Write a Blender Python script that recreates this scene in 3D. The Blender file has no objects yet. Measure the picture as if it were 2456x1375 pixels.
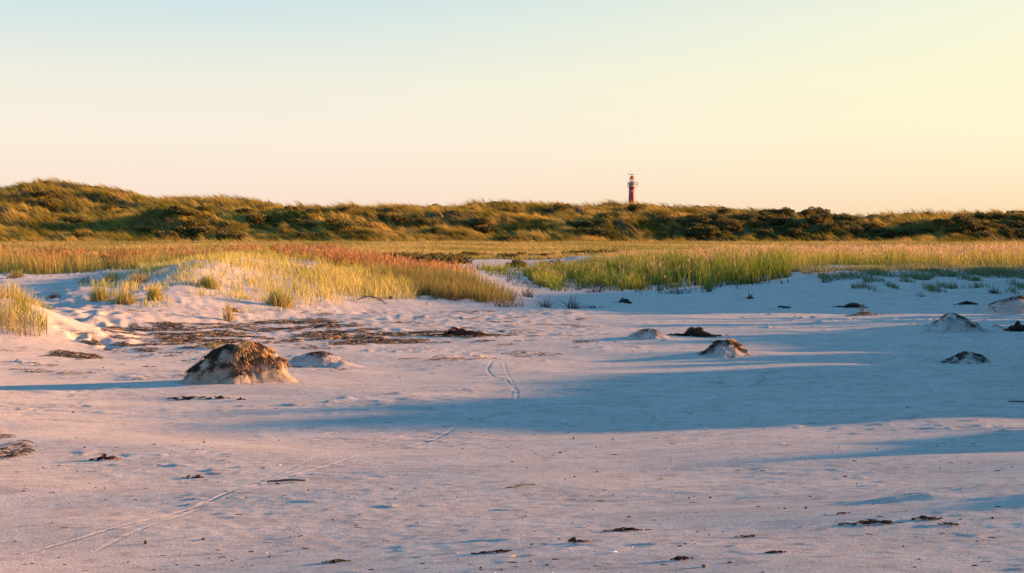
import bpy, math
import numpy as np
from mathutils import Vector, Matrix
C = bpy.context.scene.collection
rng = np.random.default_rng(7)
R = math.radians

# ------------------------------------------------------------------ camera
W_, H_ = 2456.0, 1375.0
FPX = 3411.0
CAMZ = 1.7
HROW = 545.0
PITCH = math.atan((H_/2-HROW)/FPX)
cam = bpy.data.cameras.new('camera'); co = bpy.data.objects.new('camera', cam); C.objects.link(co)
cam.sensor_width = 36; cam.lens = 36*FPX/W_; cam.clip_start = 0.1; cam.clip_end = 12000
co.location = (0, 0, CAMZ); co.rotation_euler = (math.pi/2-PITCH, 0, 0)
bpy.context.scene.camera = co

# ------------------------------------------------------------------ sun and sky
EXPO = 2.35
SUN_A, SUN_E = R(8), R(8.5)          # azimuth ahead of due right, elevation
SUN = Vector((math.cos(SUN_A)*math.cos(SUN_E), math.sin(SUN_A)*math.cos(SUN_E), math.sin(SUN_E)))
sl = bpy.data.lights.new('sun', 'SUN'); so = bpy.data.objects.new('sun', sl); C.objects.link(so)
sl.energy = 5.0; sl.angle = R(1.8); sl.color = (1.0, 0.47, 0.17)
so.rotation_euler = (-SUN).to_track_quat('-Z', 'Y').to_euler(); so.location = (60, 20, 30)

def lin(r, g, b):
    f = lambda c: ((c/255)/12.92 if c/255 <= .04045 else ((c/255+.055)/1.055)**2.4)
    return (f(r), f(g), f(b))

w = bpy.data.worlds.new('World'); bpy.context.scene.world = w; w.use_nodes = True
nt = w.node_tree; nt.nodes.clear()
N = nt.nodes.new; L = nt.links.new
out = N('ShaderNodeOutputWorld'); bg = N('ShaderNodeBackground'); L(bg.outputs[0], out.inputs[0])
sky = N('ShaderNodeTexSky'); sky.sky_type = 'NISHITA'; sky.sun_disc = False
sky.sun_elevation = SUN_E; sky.sun_rotation = math.pi/2-SUN_A; sky.dust_density = 2.0; sky.ozone_density = 2.0
tc = N('ShaderNodeTexCoord'); sep = N('ShaderNodeSeparateXYZ'); L(tc.outputs['Generated'], sep.inputs[0])
def ramp(stops, src):
    r = N('ShaderNodeValToRGB'); e = r.color_ramp.elements
    while len(e) > 1: e.remove(e[-1])
    e[0].position = stops[0][0]; e[0].color = (*stops[0][1], 1)
    for p, c in stops[1:]:
        n = e.new(p); n.color = (*c, 1)
    L(src, r.inputs[0]); return r
# warm low air, pale then saturated blue overhead (evening sky); away from the sun and towards it
cool = ramp([(0, lin(250,221,202)), (.03, lin(252,230,212)), (.06, lin(250,237,220)), (.10, lin(241,237,222)), (.14, lin(216,230,227)),
             (.17, lin(196,221,229)), (.30, (.28,.68,1.0)), (.55, (.12,.62,1.22)), (1, (.09,.60,1.25))], sep.outputs[2])
warm = ramp([(0, lin(252,216,168)), (.03, lin(254,233,194)), (.06, lin(254,243,204)), (.10, lin(253,247,206)), (.14, lin(250,246,214)),
             (.17, lin(240,240,215)), (.30, (.50,.78,.95)), (.55, (.20,.64,1.10)), (1, (.12,.58,1.12))], sep.outputs[2])
dot = N('ShaderNodeVectorMath'); dot.operation = 'DOT_PRODUCT'; L(tc.outputs['Generated'], dot.inputs[0])
dot.inputs[1].default_value = (math.cos(SUN_A), math.sin(SUN_A), 0)
mr = N('ShaderNodeMapRange'); mr.interpolation_type = 'SMOOTHSTEP'
mr.inputs['From Min'].default_value = -.10; mr.inputs['From Max'].default_value = .62
L(dot.outputs['Value'], mr.inputs['Value'])
mx = N('ShaderNodeMix'); mx.data_type = 'RGBA'
L(mr.outputs[0], mx.inputs[0]); L(cool.outputs[0], mx.inputs[6]); L(warm.outputs[0], mx.inputs[7])
# the half of the sky behind the viewer, away from the glow, is a dimmer dusk blue
mb_ = N('ShaderNodeMapRange'); mb_.interpolation_type = 'SMOOTHSTEP'; mb_.inputs['From Min'].default_value = .55; mb_.inputs['From Max'].default_value = -.1
L(sep.outputs[1], mb_.inputs['Value'])
mk_ = N('ShaderNodeMix'); mk_.data_type = 'RGBA'; mk_.inputs[7].default_value = (.20, .52, .90, 1); L(mb_.outputs[0], mk_.inputs[0]); L(mx.outputs[2], mk_.inputs[6])
sc = N('ShaderNodeVectorMath'); sc.operation = 'SCALE'; L(mk_.outputs[2], sc.inputs[0]); sc.inputs['Scale'].default_value = .98*2**(-EXPO)
sn = N('ShaderNodeVectorMath'); sn.operation = 'SCALE'; L(sky.outputs[0], sn.inputs[0]); sn.inputs['Scale'].default_value = .003
ad = N('ShaderNodeVectorMath'); ad.operation = 'ADD'; L(sc.outputs[0], ad.inputs[0]); L(sn.outputs[0], ad.inputs[1])
L(ad.outputs[0], bg.inputs[0]); bg.inputs[1].default_value = 1.0
S = bpy.context.scene
S.view_settings.view_transform = 'Standard'; S.view_settings.look = 'None'
S.view_settings.exposure = EXPO; S.view_settings.gamma = 1; S.view_settings.use_curve_mapping = False

# ------------------------------------------------------------------ numeric helpers
_perm = np.random.default_rng(3).permutation(256); _perm = np.concatenate([_perm, _perm])
_ga = np.random.default_rng(4).uniform(0, 2*np.pi, 256)
_gx, _gy = np.cos(_ga), np.sin(_ga)
def noise(x, y, s=0):
    x = np.asarray(x, float)+s*17.3; y = np.asarray(y, float)+s*31.7
    xi = np.floor(x).astype(np.int64); yi = np.floor(y).astype(np.int64)
    xf = x-xi; yf = y-yi
    u = xf*xf*xf*(xf*(xf*6-15)+10); v = yf*yf*yf*(yf*(yf*6-15)+10)
    def g(ix, iy, dx, dy):
        h = _perm[(_perm[ix & 255]+iy) & 255]
        return _gx[h]*dx+_gy[h]*dy
    a = g(xi, yi, xf, yf); b = g(xi+1, yi, xf-1, yf); c = g(xi, yi+1, xf, yf-1); d = g(xi+1, yi+1, xf-1, yf-1)
    return 1.5*((a*(1-u)+b*u)*(1-v)+(c*(1-u)+d*u)*v)
def fbm(x, y, o=4, s=0):
    r = 0; a = 1; t = 0
    for k in range(o):
        r = r+a*noise(x*2**k, y*2**k, s+k*1.37); t += a; a *= .5
    return r/t*1.3
def ss(a, b, x):
    t = np.clip((x-a)/(b-a), 0, 1); return t*t*(3-2*t)
def proj(x, y, z):
    cp, sp = math.cos(PITCH), math.sin(PITCH)
    dz = z-CAMZ
    d = y*cp-dz*sp; u = y*sp+dz*cp
    d = np.maximum(d, .01)
    return W_/2+FPX*x/d, H_/2-FPX*u/d
def ray(px, py):
    dx = (px-W_/2)/FPX; dz = (H_/2-py)/FPX
    cp, sp = math.cos(PITCH), math.sin(PITCH)
    return dx, cp+dz*sp, -sp+dz*cp
def flat(px, py, z=0.):
    a, b, c = ray(px, py); t = (z-CAMZ)/c
    return a*t, b*t
def hrow(row, y):                      # height seen at a picture row at distance y
    a, b, c = ray(W_/2, row); return CAMZ+c/b*y
def pxx(px, y):                        # x of a picture column at distance y (near eye level)
    return (px-W_/2)/FPX*y
def uv(x, y): return math.cos(SUN_A)*x+math.sin(SUN_A)*y, -math.sin(SUN_A)*x+math.cos(SUN_A)*y

def bump(x, y, px, row, wx, wy, h, z=0):
    cx, cy = flat(px, row, z); return h*np.exp(-((x-cx)/wx)**2-((y-cy)/wy)**2)

TRACKS = [[(60,1300),(200,1272),(330,1240),(470,1200),(600,1158),(760,1120),(900,1082),(1050,1040),(1140,1005),(1210,975),(1240,958),(1241,940),(1215,915),(1180,900),(1169,885),(1182,868)],
          [(230,1300),(420,1228),(600,1150),(700,1118),(860,1060),(960,1040),(1080,1000),(1160,985)],
          [(1225,955),(1235,930),(1222,905),(1213,885),(1208,868),(1195,852),(1184,843),(1196,835),(1230,833),(1265,835),(1292,839),(1290,845)]]
def spline(pts, n):
    pts = np.array(pts, float); d = np.r_[0, np.cumsum(np.hypot(*np.diff(pts, axis=0).T))]
    t = np.linspace(0, d[-1], n)
    return np.interp(t, d, pts[:, 0]), np.interp(t, d, pts[:, 1])

def dune_left(x, y):
    xs = pxx(np.array([-900., 0, 300, 560, 700, 900, 1050, 1180, 1290]), 33.)
    zs = np.array([.46, .50, .64, .95, .80, .44, .27, .12, 0.])
    cr = np.interp(x, xs, zs)
    fx = np.array([-30., -9., -7.2, -6., -4.2, -2.9, -.8, 2.]); fy = np.array([22., 22.6, 23.2, 24.6, 26.3, 28.2, 29.0, 31.])
    f = np.interp(x, fx, fy)
    up = np.clip((y-f)/(34.-f), 0, 1); up = up**.8*(1-.0*up); up = np.where(y > 34, 1, up)
    dn = 1-ss(40, 58, y)*.85
    return cr*up*dn
def bank_right(x, y):
    k = ss(3.0, 8.5, x-.10*(y-30))
    return (.52*ss(32.5, 40.5, y+.4*noise(x/3, y/3, 5))*k + .30*ss(40, 48, y)*(1-k)*ss(.5, 6, x))*(1-.9*ss(60, 95, y))
PITS = [(rng.uniform(125, 345), rng.uniform(742, 792)) for _ in range(40)]
def T0(x, y):
    x = np.asarray(x, float); y = np.asarray(y, float)
    near = 1-ss(60, 90, y)
    u, v = uv(x, y)
    z = dune_left(x, y)+bank_right(x, y)
    # grassy hummock at the left edge
    z = z+.62*np.exp(-((x+7.6)/1.15)**2-((y-21.2)/1.3)**2)
    z = z+.27*np.exp(-((x+6.7+.10*(y-30))/1.0)**2-((y-30.5)/2.8)**2)+.10*np.exp(-((x+8.6)/.5)**2-((y-28.2)/.8)**2)
    z = z+.22*np.exp(-((x-3.2)/1.3)**2-((y-66)/4)**2)
    # broad undulation
    z = z+.045*(x+1)*(1-ss(7.5, 13, y))*(np.abs(x) < 9)+near*(.045*noise(x/3.1, y/1.3, 1)+.035*noise(x/4.5+.25*y, y/2.6, 9)*ss(7, 9, y)*(1-ss(18, 24, y))+.02*noise(x/1.6+.3*y, y/.7, 8)*(1-ss(12, 15, y))+.018*noise(x/1.1, y/.8, 2)*ss(14, 20, y))
    # raised lit tongue and hollows
    z = z+bump(x, y, 1000, 955, .9, .5, .035)+bump(x, y, 1120, 935, .45, .35, .03)
    z = z+bump(x, y, 2250, 1005, .9, .35, .07)
    z = z+bump(x, y, 560, 932, 1.0, .45, .03)+bump(x, y, 780, 892, .7, .35, .05)
    z = z+bump(x, y, 430, 952, .55, .16, .045)-bump(x, y, 460, 965, .8, .16, .03)
    z = z+bump(x, y, 2195, 862, .35, .3, .10)+bump(x, y, 1820, 800, 1.1, .6, .07)+bump(x, y, 1560, 812, .9, .5, .05)
    z = z+bump(x, y, 2220, 1262, .20, .05, .03)+bump(x, y, 2100, 1262, .25, .03, .018)
    z = z+bump(x, y, 2290, 790, 1.0, .7, .08)+bump(x, y, 2330, 868, .8, .5, .06)+bump(x, y, 1745, 852, .6, .35, .05)
    return z
# shade-casting hummocks beyond the right edge of the picture: their height along the row
def tip(px, row):
    a, b, c = ray(px, row); t = np.linspace(6, 60, 3000); i = np.argmax(CAMZ+c*t < T0(a*t, b*t)); x, y = a*t[i], b*t[i]
    u, v = uv(x, y); TZ[float(v)] = float(T0(x, y)); return float(v), float(u)
BIG = 99.; TZ = {}
_t = []
def sh(pts): _t.extend(tip(*p) for p in pts)
_t += [(3., BIG), (6.6, BIG)]
sh([(2080,1238), (2150,1215)])
_v = _t[-1][0]+.12; _t += [(_v, BIG)]
_t += [(tip(1640,1122)[0]-.12, BIG)]
sh([(1640,1122), (1780,1104), (1960,1086), (2010,1065), (2200,1043)])
_t += [(tip(2300,1028)[0], BIG)]
_t += [(tip(1900,1047)[0]-.02, BIG)]
sh([(1850,1047), (1228,1043), (800,1039), (420,1030), (390,1005), (800,990), (1170,984), (1155,950), (1230,922), (1330,900), (1500,878), (1600,868)])
_t += [(tip(1600,868)[0]+.35, tip(2050,850)[1])]
sh([(1850,840), (1700,815), (1900,800), (2100,788)])
_t += [(tip(2150,775)[0], BIG), (tip(2456,757)[0]-.6, BIG)]
sh([(2440,752), (1900,752), (1500,752), (1250,752), (1150,742), (1200,725), (1230,705)])
_t += [(36.5, tip(1400,700)[1]), (39, BIG)]
_t = sorted(_t); _tv = np.array([p[0] for p in _t]); _tu = np.array([p[1] for p in _t])
TE = math.tan(SUN_E)
def ridge_line_u(v):
    k = .385; c0 = 1.7
    y = (v+math.sin(SUN_A)*c0)/(math.cos(SUN_A)-math.sin(SUN_A)*k); x = k*y+c0
    return math.cos(SUN_A)*x+math.sin(SUN_A)*y
def ridge_h(v):
    ur = ridge_line_u(_tv); h = np.where(_tu > 90, -.5, np.clip((ur-_tu)*TE+np.array([TZ.get(float(q), 0) for q in _tv]), -.5, 3.2))
    h = np.interp(v, _tv, h); ut = 5.2+.12*(v-18)+2.2*noise(v/.9, 0*v+3.3, 140)   # broken crest: shade comes and goes in streaks
    s_ = ss(17.3, 18, v)*(1-ss(25.2, 26.2, v))*ss(-.05, .3, noise(v/.42, 0*v+9.1, 141)+.10)
    gap = ss(15.4, 15.8, v)*(1-ss(17.3, 17.8, v))*ss(.0, .35, noise(v/.45, 0*v+5.7, 142))
    h = h*(1-.45*gap)+(h > .05)*(-.05+.07*noise(v/.33, 0*v+2.2, 143)+.03*noise(v/.11, 0*v+1.2, 144))
    return np.maximum(h, s_*(ridge_line_u(v)-ut)*TE)

def T(x, y, fine=True):
    x = np.asarray(x, float); y = np.asarray(y, float)
    near = 1-ss(60, 90, y); u, v = uv(x, y); z = T0(x, y)
    k = (u-ridge_line_u(v)); onr = (v > 3)&(v < 40)
    z = z+np.where(onr, np.clip(ridge_h(v)-z, 0, 3), 0)*np.exp(-(np.abs(k)/np.where(k < 0, .85, 2.6))**2.2)
    if fine:
        m = near*(1-ss(45, 60, y))*(.35+1.3*ss(-.35, .35, noise(x/2.6+y*.2, y/1.5, 17)))
        # wind-drawn streaks, ripples and little drifts
        st = noise(x/.55, y/.16, 11)
        z = z+m*.020*np.clip(st-.22, 0, 1)*ss(8, 15, y)
        dr = noise(x/.40, y/.10, 12)*.62+noise(x/.17, y/.05, 13)*.38
        z = z+m*.036*np.clip(dr-.29, 0, .25)*(.25+np.clip(noise(x/2.3, y/1.2, 14)+.25, 0, 1)*2.0)*(.6+.8*ss(11, 16, y))
        z = z+m*.0016*noise(x/.10, y/.05, 15)+m*.004*noise(x/.28+3*y, y/.09, 18)*ss(.0, .5, noise(x/1.8, y/1.2, 19))
        # trampled drift-line zone
        wr = ss(21.0, 23.0, y)*(1-ss(27.5, 30, y))*(1-ss(-1, 3, x))
        z = z+.022*wr*noise(x/.22, y/.16, 16)
        # foot pits
        for i, (a, b) in enumerate(PITS):
            cx, cy = flat(a, b, .25)
            r2 = ((x-cx)/.12)**2+((y-cy)/.15)**2
            z = z-(.055*np.exp(-r2**1.4)-.022*np.exp(-((x-cx+.17)/.10)**2-((y-cy)/.14)**2))*(np.abs(r2) < 20)
        # wheel tracks
        for ti, tr in enumerate(TRACKS):
            a, b = spline(tr, 260); tx, ty = flat(a, b)
            sel = (y < 21)&(y > 7)&(x > -6)&(x < 2)
            if sel.any():
                xs_, ys_ = x[sel], y[sel]; d = np.full(xs_.shape, 9.)
                for j in range(len(tx)-1):
                    ax, ay, bx, by = tx[j], ty[j], tx[j+1], ty[j+1]
                    mk = (np.abs(xs_-ax) < .35)&(np.abs(ys_-ay) < .35)
                    if not mk.any(): continue
                    px_, py_ = xs_[mk]-ax, ys_[mk]-ay; ex, ey = bx-ax, by-ay
                    t = np.clip((px_*ex+py_*ey)/(ex*ex+ey*ey+1e-9), 0, 1)
                    d[mk] = np.minimum(d[mk], np.hypot(px_-t*ex, py_-t*ey))
                wd = .013 if ti < 2 else .012
                dz = -.005*np.exp(-(d/wd)**2)+.0012*np.exp(-((d-.032)/.012)**2)
                dz = dz*(.3 if ti == 1 else .4 if ti == 2 else .7)
                z = z.copy(); z[sel] += dz
    return z
def hit(px, row):                       # first ground point seen at a picture position
    a, b, c = ray(px, row)
    t = np.geomspace(6, 400, 1500); x = a*t; y = b*t; z = CAMZ+c*t
    g = T(x, y, False); i = np.argmax(z < g)
    if i == 0: i = len(t)-1
    return x[i], y[i], g[i]
def inpoly(px, py, poly):
    r = np.zeros(px.shape, bool); n = len(poly)
    for i in range(n):
        x0, y0 = poly[i]; x1, y1 = poly[(i+1) % n]
        c = ((y0 > py) != (y1 > py)) & (px < (x1-x0)*(py-y0)/((y1-y0) or 1e-9)+x0)
        r ^= c
    return r

# ------------------------------------------------------------------ object helpers
def tag(o, label=None, cat=None, group=None, kind=None):
    if label: o['label'] = label
    if cat: o['category'] = cat
    if group: o['group'] = group
    if kind: o['kind'] = kind
    return o
def thing(name, label, cat, loc=(0,0,0), group=None):
    o = bpy.data.objects.new(name, None); C.objects.link(o); o.location = loc; o.empty_display_size = .2
    return tag(o, label, cat, group)
def mesh(name, V, F, mat, parent=None, col=None, smooth=True, link=True):
    """V (n,3); F list of (m,k) index arrays"""
    V = np.ascontiguousarray(V, np.float32)
    if not isinstance(F, list): F = [F]
    F = [f for f in F if len(f)]
    loops = np.concatenate([f.ravel() for f in F]).astype(np.int32)
    tot = np.concatenate([np.full(len(f), f.shape[1], np.int32) for f in F])
    start = np.r_[0, np.cumsum(tot)[:-1]].astype(np.int32)
    me = bpy.data.meshes.new(name)
    me.vertices.add(len(V)); me.vertices.foreach_set('co', V.ravel())
    me.loops.add(len(loops)); me.loops.foreach_set('vertex_index', loops)
    me.polygons.add(len(tot)); me.polygons.foreach_set('loop_start', start)
    me.polygons.foreach_set('use_smooth', np.full(len(tot), smooth))
    if col is not None:
        at = me.color_attributes.new('col', 'FLOAT_COLOR', 'POINT')
        c4 = np.ones((len(V), 4), np.float32); c4[:, :3] = col; at.data.foreach_set('color', c4.ravel())
    me.update(calc_edges=True); me.materials.append(mat)
    if not link: return me
    o = bpy.data.objects.new(name, me); C.objects.link(o)
    if parent: o.parent = parent
    return o
class MB:
    def __init__(s): s.V = []; s.F = []; s.n = 0
    def add(s, V, F): s.V.append(np.asarray(V, float)); s.F.append([np.asarray(f)+s.n for f in (F if isinstance(F, list) else [F])]); s.n += len(V)
    def build(s, name, mat, parent=None, smooth=True):
        F = [f for fs in s.F for f in fs]
        return mesh(name, np.concatenate(s.V), F, mat, parent, smooth=smooth)
    def tube(s, pts, rad, k=6, cap=True):
        pts = np.asarray(pts, float); rad = np.broadcast_to(rad, (len(pts),)); n = len(pts)
        tg = np.gradient(pts, axis=0); tg /= np.linalg.norm(tg, axis=1)[:, None]+1e-9
        up = np.array([0, 0, 1.]) if abs(tg[0, 2]) < .9 else np.array([1., 0, 0])
        a = np.cross(tg, up); a /= np.linalg.norm(a, axis=1)[:, None]+1e-9; b = np.cross(tg, a)
        th = np.arange(k)*2*np.pi/k
        V = (pts[:, None]+rad[:, None, None]*(np.cos(th)[None, :, None]*a[:, None]+np.sin(th)[None, :, None]*b[:, None])).reshape(-1, 3)
        i = np.arange(n-1)[:, None]*k; j = np.arange(k)[None]; j2 = (j+1) % k
        F = np.stack([i+j, i+j2, i+k+j2, i+k+j], -1).reshape(-1, 4)
        fs = [F]
        if cap: fs += [np.arange(k)[None], (n-1)*k+np.arange(k)[None][:, ::-1]]
        s.add(V, fs); return s
    def lathe(s, prof, k=24, c=(0, 0, 0)):
        prof = np.array(prof, float); th = np.arange(k)*2*np.pi/k
        V = np.stack([prof[:, None, 0]*np.cos(th)+c[0], prof[:, None, 0]*np.sin(th)+c[1], prof[:, None, 1]+c[2]+0*th], -1).reshape(-1, 3)
        n = len(prof); i = np.arange(n-1)[:, None]*k; j = np.arange(k)[None]; j2 = (j+1) % k
        s.add(V, [np.stack([i+j, i+j2, i+k+j2, i+k+j], -1).reshape(-1, 4)]); return s
    def box(s, c, h, rz=0):
        v = np.array([[x, y, z] for x in (-1, 1) for y in (-1, 1) for z in (-1, 1)])*h
        cr, sr = math.cos(rz), math.sin(rz); v = np.stack([v[:, 0]*cr-v[:, 1]*sr, v[:, 0]*sr+v[:, 1]*cr, v[:, 2]], -1)+c
        s.add(v, [np.array([[0,1,3,2],[4,6,7,5],[0,4,5,1],[2,3,7,6],[0,2,6,4],[1,5,7,3]])]); return s

# ------------------------------------------------------------------ materials
def mat(name):
    m = bpy.data.materials.new(name); m.use_nodes = True; t = m.node_tree; t.nodes.clear()
    o = t.nodes.new('ShaderNodeOutputMaterial'); return m, t, o
def m_plain(name, col, rough=.8, var=.15, scale=8, metal=0):
    m, t, o = mat(name); p = t.nodes.new('ShaderNodeBsdfPrincipled'); t.links.new(p.outputs[0], o.inputs[0])
    n = t.nodes.new('ShaderNodeTexNoise'); n.inputs['Scale'].default_value = scale; n.inputs['Detail'].default_value = 6
    tcn = t.nodes.new('ShaderNodeTexCoord'); t.links.new(tcn.outputs['Object'], n.inputs['Vector'])
    r = t.nodes.new('ShaderNodeValToRGB'); r.color_ramp.elements[0].position = .3; r.color_ramp.elements[1].position = .7
    r.color_ramp.elements[0].color = (*[c*(1-var) for c in col], 1); r.color_ramp.elements[1].color = (*[min(1, c*(1+var)) for c in col], 1)
    t.links.new(n.outputs[0], r.inputs[0]); t.links.new(r.outputs[0], p.inputs['Base Color'])
    p.inputs['Roughness'].default_value = rough; p.inputs['Metallic'].default_value = metal
    b = t.nodes.new('ShaderNodeBump'); b.inputs['Strength'].default_value = .3; b.inputs['Distance'].default_value = .01
    t.links.new(n.outputs[0], b.inputs['Height']); t.links.new(b.outputs[0], p.inputs['Normal'])
    return m
def m_leaf(name, trans=.35, gain=1.0):
    m, t, o = mat(name)
    a = t.nodes.new('ShaderNodeVertexColor'); a.layer_name = 'col'
    d = t.nodes.new('ShaderNodeBsdfDiffuse'); tr = t.nodes.new('ShaderNodeBsdfTranslucent'); mxs = t.nodes.new('ShaderNodeMixShader')
    g = t.nodes.new('ShaderNodeVectorMath'); g.operation = 'SCALE'; t.links.new(a.outputs[0], g.inputs[0]); g.inputs['Scale'].default_value = gain
    t.links.new(g.outputs[0], d.inputs[0]); t.links.new(g.outputs[0], tr.inputs[0]); mxs.inputs[0].default_value = trans
    t.links.new(d.outputs[0], mxs.inputs[1]); t.links.new(tr.outputs[0], mxs.inputs[2]); t.links.new(mxs.outputs[0], o.inputs[0])
    return m
M_GRASS = m_leaf('grass_blades', .35, .88); M_MARRAM = m_leaf('marram_blades', .30, 1.05); M_DRY = m_leaf('dry_fibres', .12, .8); M_BUSH = m_leaf('bush_leaves', .25, 1.15)
M_WOOD = m_plain('weathered_wood', (.10, .075, .06), .85, .35, 14)
M_DARK = m_plain('dark_wrack', (.045, .032, .028), .9, .4, 20)
M_STONE = m_plain('dark_pebble', (.06, .045, .04), .8, .3, 30)
M_SHELL = m_plain('white_shell', (.78, .76, .72), .4, .1, 30)

def sand_nodes(t, coord_scale=1.0):
    """sand colour and bump; returns principled node"""
    N_ = t.nodes.new; K = t.links.new
    p = N_('ShaderNodeBsdfPrincipled'); p.inputs['Roughness'].default_value = .95; p.inputs['Specular IOR Level'].default_value = .15
    p.inputs['Diffuse Roughness'].default_value = .9
    ge = N_('ShaderNodeNewGeometry')
    def nz(scale, det=4, stretch=None, rough=.55):
        n = N_('ShaderNodeTexNoise'); n.inputs['Scale'].default_value = scale; n.inputs['Detail'].default_value = det; n.inputs['Roughness'].default_value = rough
        if stretch:
            mp = N_('ShaderNodeMapping'); mp.inputs['Scale'].default_value = stretch; K(ge.outputs['Position'], mp.inputs[0]); K(mp.outputs[0], n.inputs['Vector'])
        else: K(ge.outputs['Position'], n.inputs['Vector'])
        return n
    n1 = nz(1.4, 5, (1, 2.2, 1)); n2 = nz(90, 3); n3 = nz(6, 6, (1, 2.5, 1))
    r1 = N_('ShaderNodeValToRGB'); r1.color_ramp.elements[0].position = .35; r1.color_ramp.elements[1].position = .68
    r1.color_ramp.elements[0].color = (.42, .375, .352, 1); r1.color_ramp.elements[1].color = (.50, .452, .425, 1); K(n1.outputs[0], r1.inputs[0])
    r2 = N_('ShaderNodeValToRGB'); r2.color_ramp.elements[0].position = .30; r2.color_ramp.elements[1].position = .70
    r2.color_ramp.elements[0].color = (.70, .68, .66, 1); r2.color_ramp.elements[1].color = (1.15, 1.15, 1.15, 1); K(n2.outputs[0], r2.inputs[0])
    r3 = N_('ShaderNodeValToRGB'); r3.color_ramp.elements[0].position = .28; r3.color_ramp.elements[1].position = .5
    r3.color_ramp.elements[0].color = (.72, .70, .70, 1); r3.color_ramp.elements[1].color = (1, 1, 1, 1); K(n3.outputs[0], r3.inputs[0])
    m1 = N_('ShaderNodeMix'); m1.data_type = 'RGBA'; m1.blend_type = 'MULTIPLY'; m1.inputs[0].default_value = 1; K(r1.outputs[0], m1.inputs[6]); K(r2.outputs[0], m1.inputs[7])
    m2 = N_('ShaderNodeMix'); m2.data_type = 'RGBA'; m2.blend_type = 'MULTIPLY'; m2.inputs[0].default_value = 1; K(m1.outputs[2], m2.inputs[6]); K(r3.outputs[0], m2.inputs[7])
    b1 = N_('ShaderNodeBump'); b1.inputs['Strength'].default_value = 1; b1.inputs['Distance'].default_value = .010; K(nz(38, 5, (1, 1.6, 1), .7).outputs[0], b1.inputs['Height'])
    b2 = N_('ShaderNodeBump'); b2.inputs['Strength'].default_value = 1; b2.inputs['Distance'].default_value = .004; K(nz(160, 3).outputs[0], b2.inputs['Height']); K(b1.outputs[0], b2.inputs['Normal'])
    K(b2.outputs[0], p.inputs['Normal'])
    return p, m2
m_, t_, o_ = mat('sand'); p_, c_ = sand_nodes(t_)
t_.links.new(c_.outputs[2], p_.inputs['Base Color']); t_.links.new(p_.outputs[0], o_.inputs[0]); M_SAND = m_
m_, t_, o_ = mat('packed_sand'); p_, c_ = sand_nodes(t_)
t_.links.new(c_.outputs[2], p_.inputs['Base Color']); t_.links.new(p_.outputs[0], o_.inputs[0]); M_PACK = m_
r_ = [n for n in t_.nodes if n.bl_idname == 'ShaderNodeValToRGB' and abs(n.color_ramp.elements[0].color[0]-.42) < 1e-3][0]
r_.color_ramp.elements[0].color = (.36, .30, .245, 1); r_.color_ramp.elements[1].color = (.46, .40, .33, 1)
m_, t_, o_ = mat('ground'); p_, c_ = sand_nodes(t_)
va = t_.nodes.new('ShaderNodeVertexColor'); va.layer_name = 'col'     # r = how much soil and turf covers the sand here
soiln = t_.nodes.new('ShaderNodeTexNoise'); soiln.inputs['Scale'].default_value = .8; soiln.inputs['Detail'].default_value = 8
sr_ = t_.nodes.new('ShaderNodeValToRGB'); sr_.color_ramp.elements[0].color = (.04, .03, .012, 1); sr_.color_ramp.elements[1].color = (.12, .085, .03, 1); t_.links.new(soiln.outputs[0], sr_.inputs[0])
ge_ = t_.nodes.new('ShaderNodeNewGeometry'); t_.links.new(ge_.outputs['Position'], soiln.inputs['Vector'])
sp_ = t_.nodes.new('ShaderNodeSeparateColor'); t_.links.new(va.outputs[0], sp_.inputs[0])
mm = t_.nodes.new('ShaderNodeMix'); mm.data_type = 'RGBA'; t_.links.new(sp_.outputs[0], mm.inputs[0]); t_.links.new(c_.outputs[2], mm.inputs[6]); t_.links.new(sr_.outputs[0], mm.inputs[7])
t_.links.new(mm.outputs[2], p_.inputs['Base Color']); t_.links.new(p_.outputs[0], o_.inputs[0]); M_GROUND = m_

# ------------------------------------------------------------------ ground sheet (finer towards the viewer)
ang = np.concatenate([np.linspace(-180, -60, 30)[:-1], np.linspace(-60, -23, 90)[:-1], np.linspace(-23, 23, 1350)[:-1], np.linspace(23, 60, 130)[:-1], np.linspace(60, 180, 31)])
ang = np.radians(ang)
rad = np.concatenate([np.geomspace(.4, 6.2, 30)[:-1], 1/np.linspace(1/6.2, 1/48., 1000)[:-1], np.geomspace(48, 150, 160)[:-1], np.geomspace(150, 9000, 50)])
RR, AA = np.meshgrid(rad, ang, indexing='ij')
GX = RR*np.sin(AA); GY = RR*np.cos(AA)
GZ = T(GX, GY)
GZ = np.where(GY < 0, 0.02*noise(GX/3, GY/3), GZ)
# white sand hollow between the reed beds stays bare
def turf(x, y):
    z = 0.0; px, py = proj(x, y, z)
    a = ss(62, 74, y+3*noise(x/5, y/5, 30))
    b = ss(42.5, 46, y+1.2*noise(x/2, y/2, 31))*ss(5.5, 8.5, x+.5*noise(x/2, y/2, 32))
    c = ss(37, 40, y)*(1-ss(-6.5, -3.5, x+.06*(y-38)))*1.0
    pq = W_/2+FPX*x/np.maximum(y, 1); hole = ss(1060, 1110, pq)*(1-ss(1440, 1500, pq))*(1-ss(72, 75, y+2*noise(x/2, y/3, 33)))
    return np.clip(np.maximum(np.maximum(a, b), c)*(1-hole), 0, 1)*.95
tf = turf(GX, GY)
nr, na = GX.shape
V = np.stack([GX, GY, GZ], -1).reshape(-1, 3)
i = np.arange(nr-1)[:, None]*na; j = np.arange(na-1)[None]
F = np.stack([i+j, i+j+1, i+na+j+1, i+na+j], -1).reshape(-1, 4)[:, ::-1]
cc = np.zeros((len(V), 3), np.float32); cc[:, 0] = tf.ravel()
ground = tag(mesh('ground', V, F, M_GROUND, col=cc), kind='structure')
del V, F, cc

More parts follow.
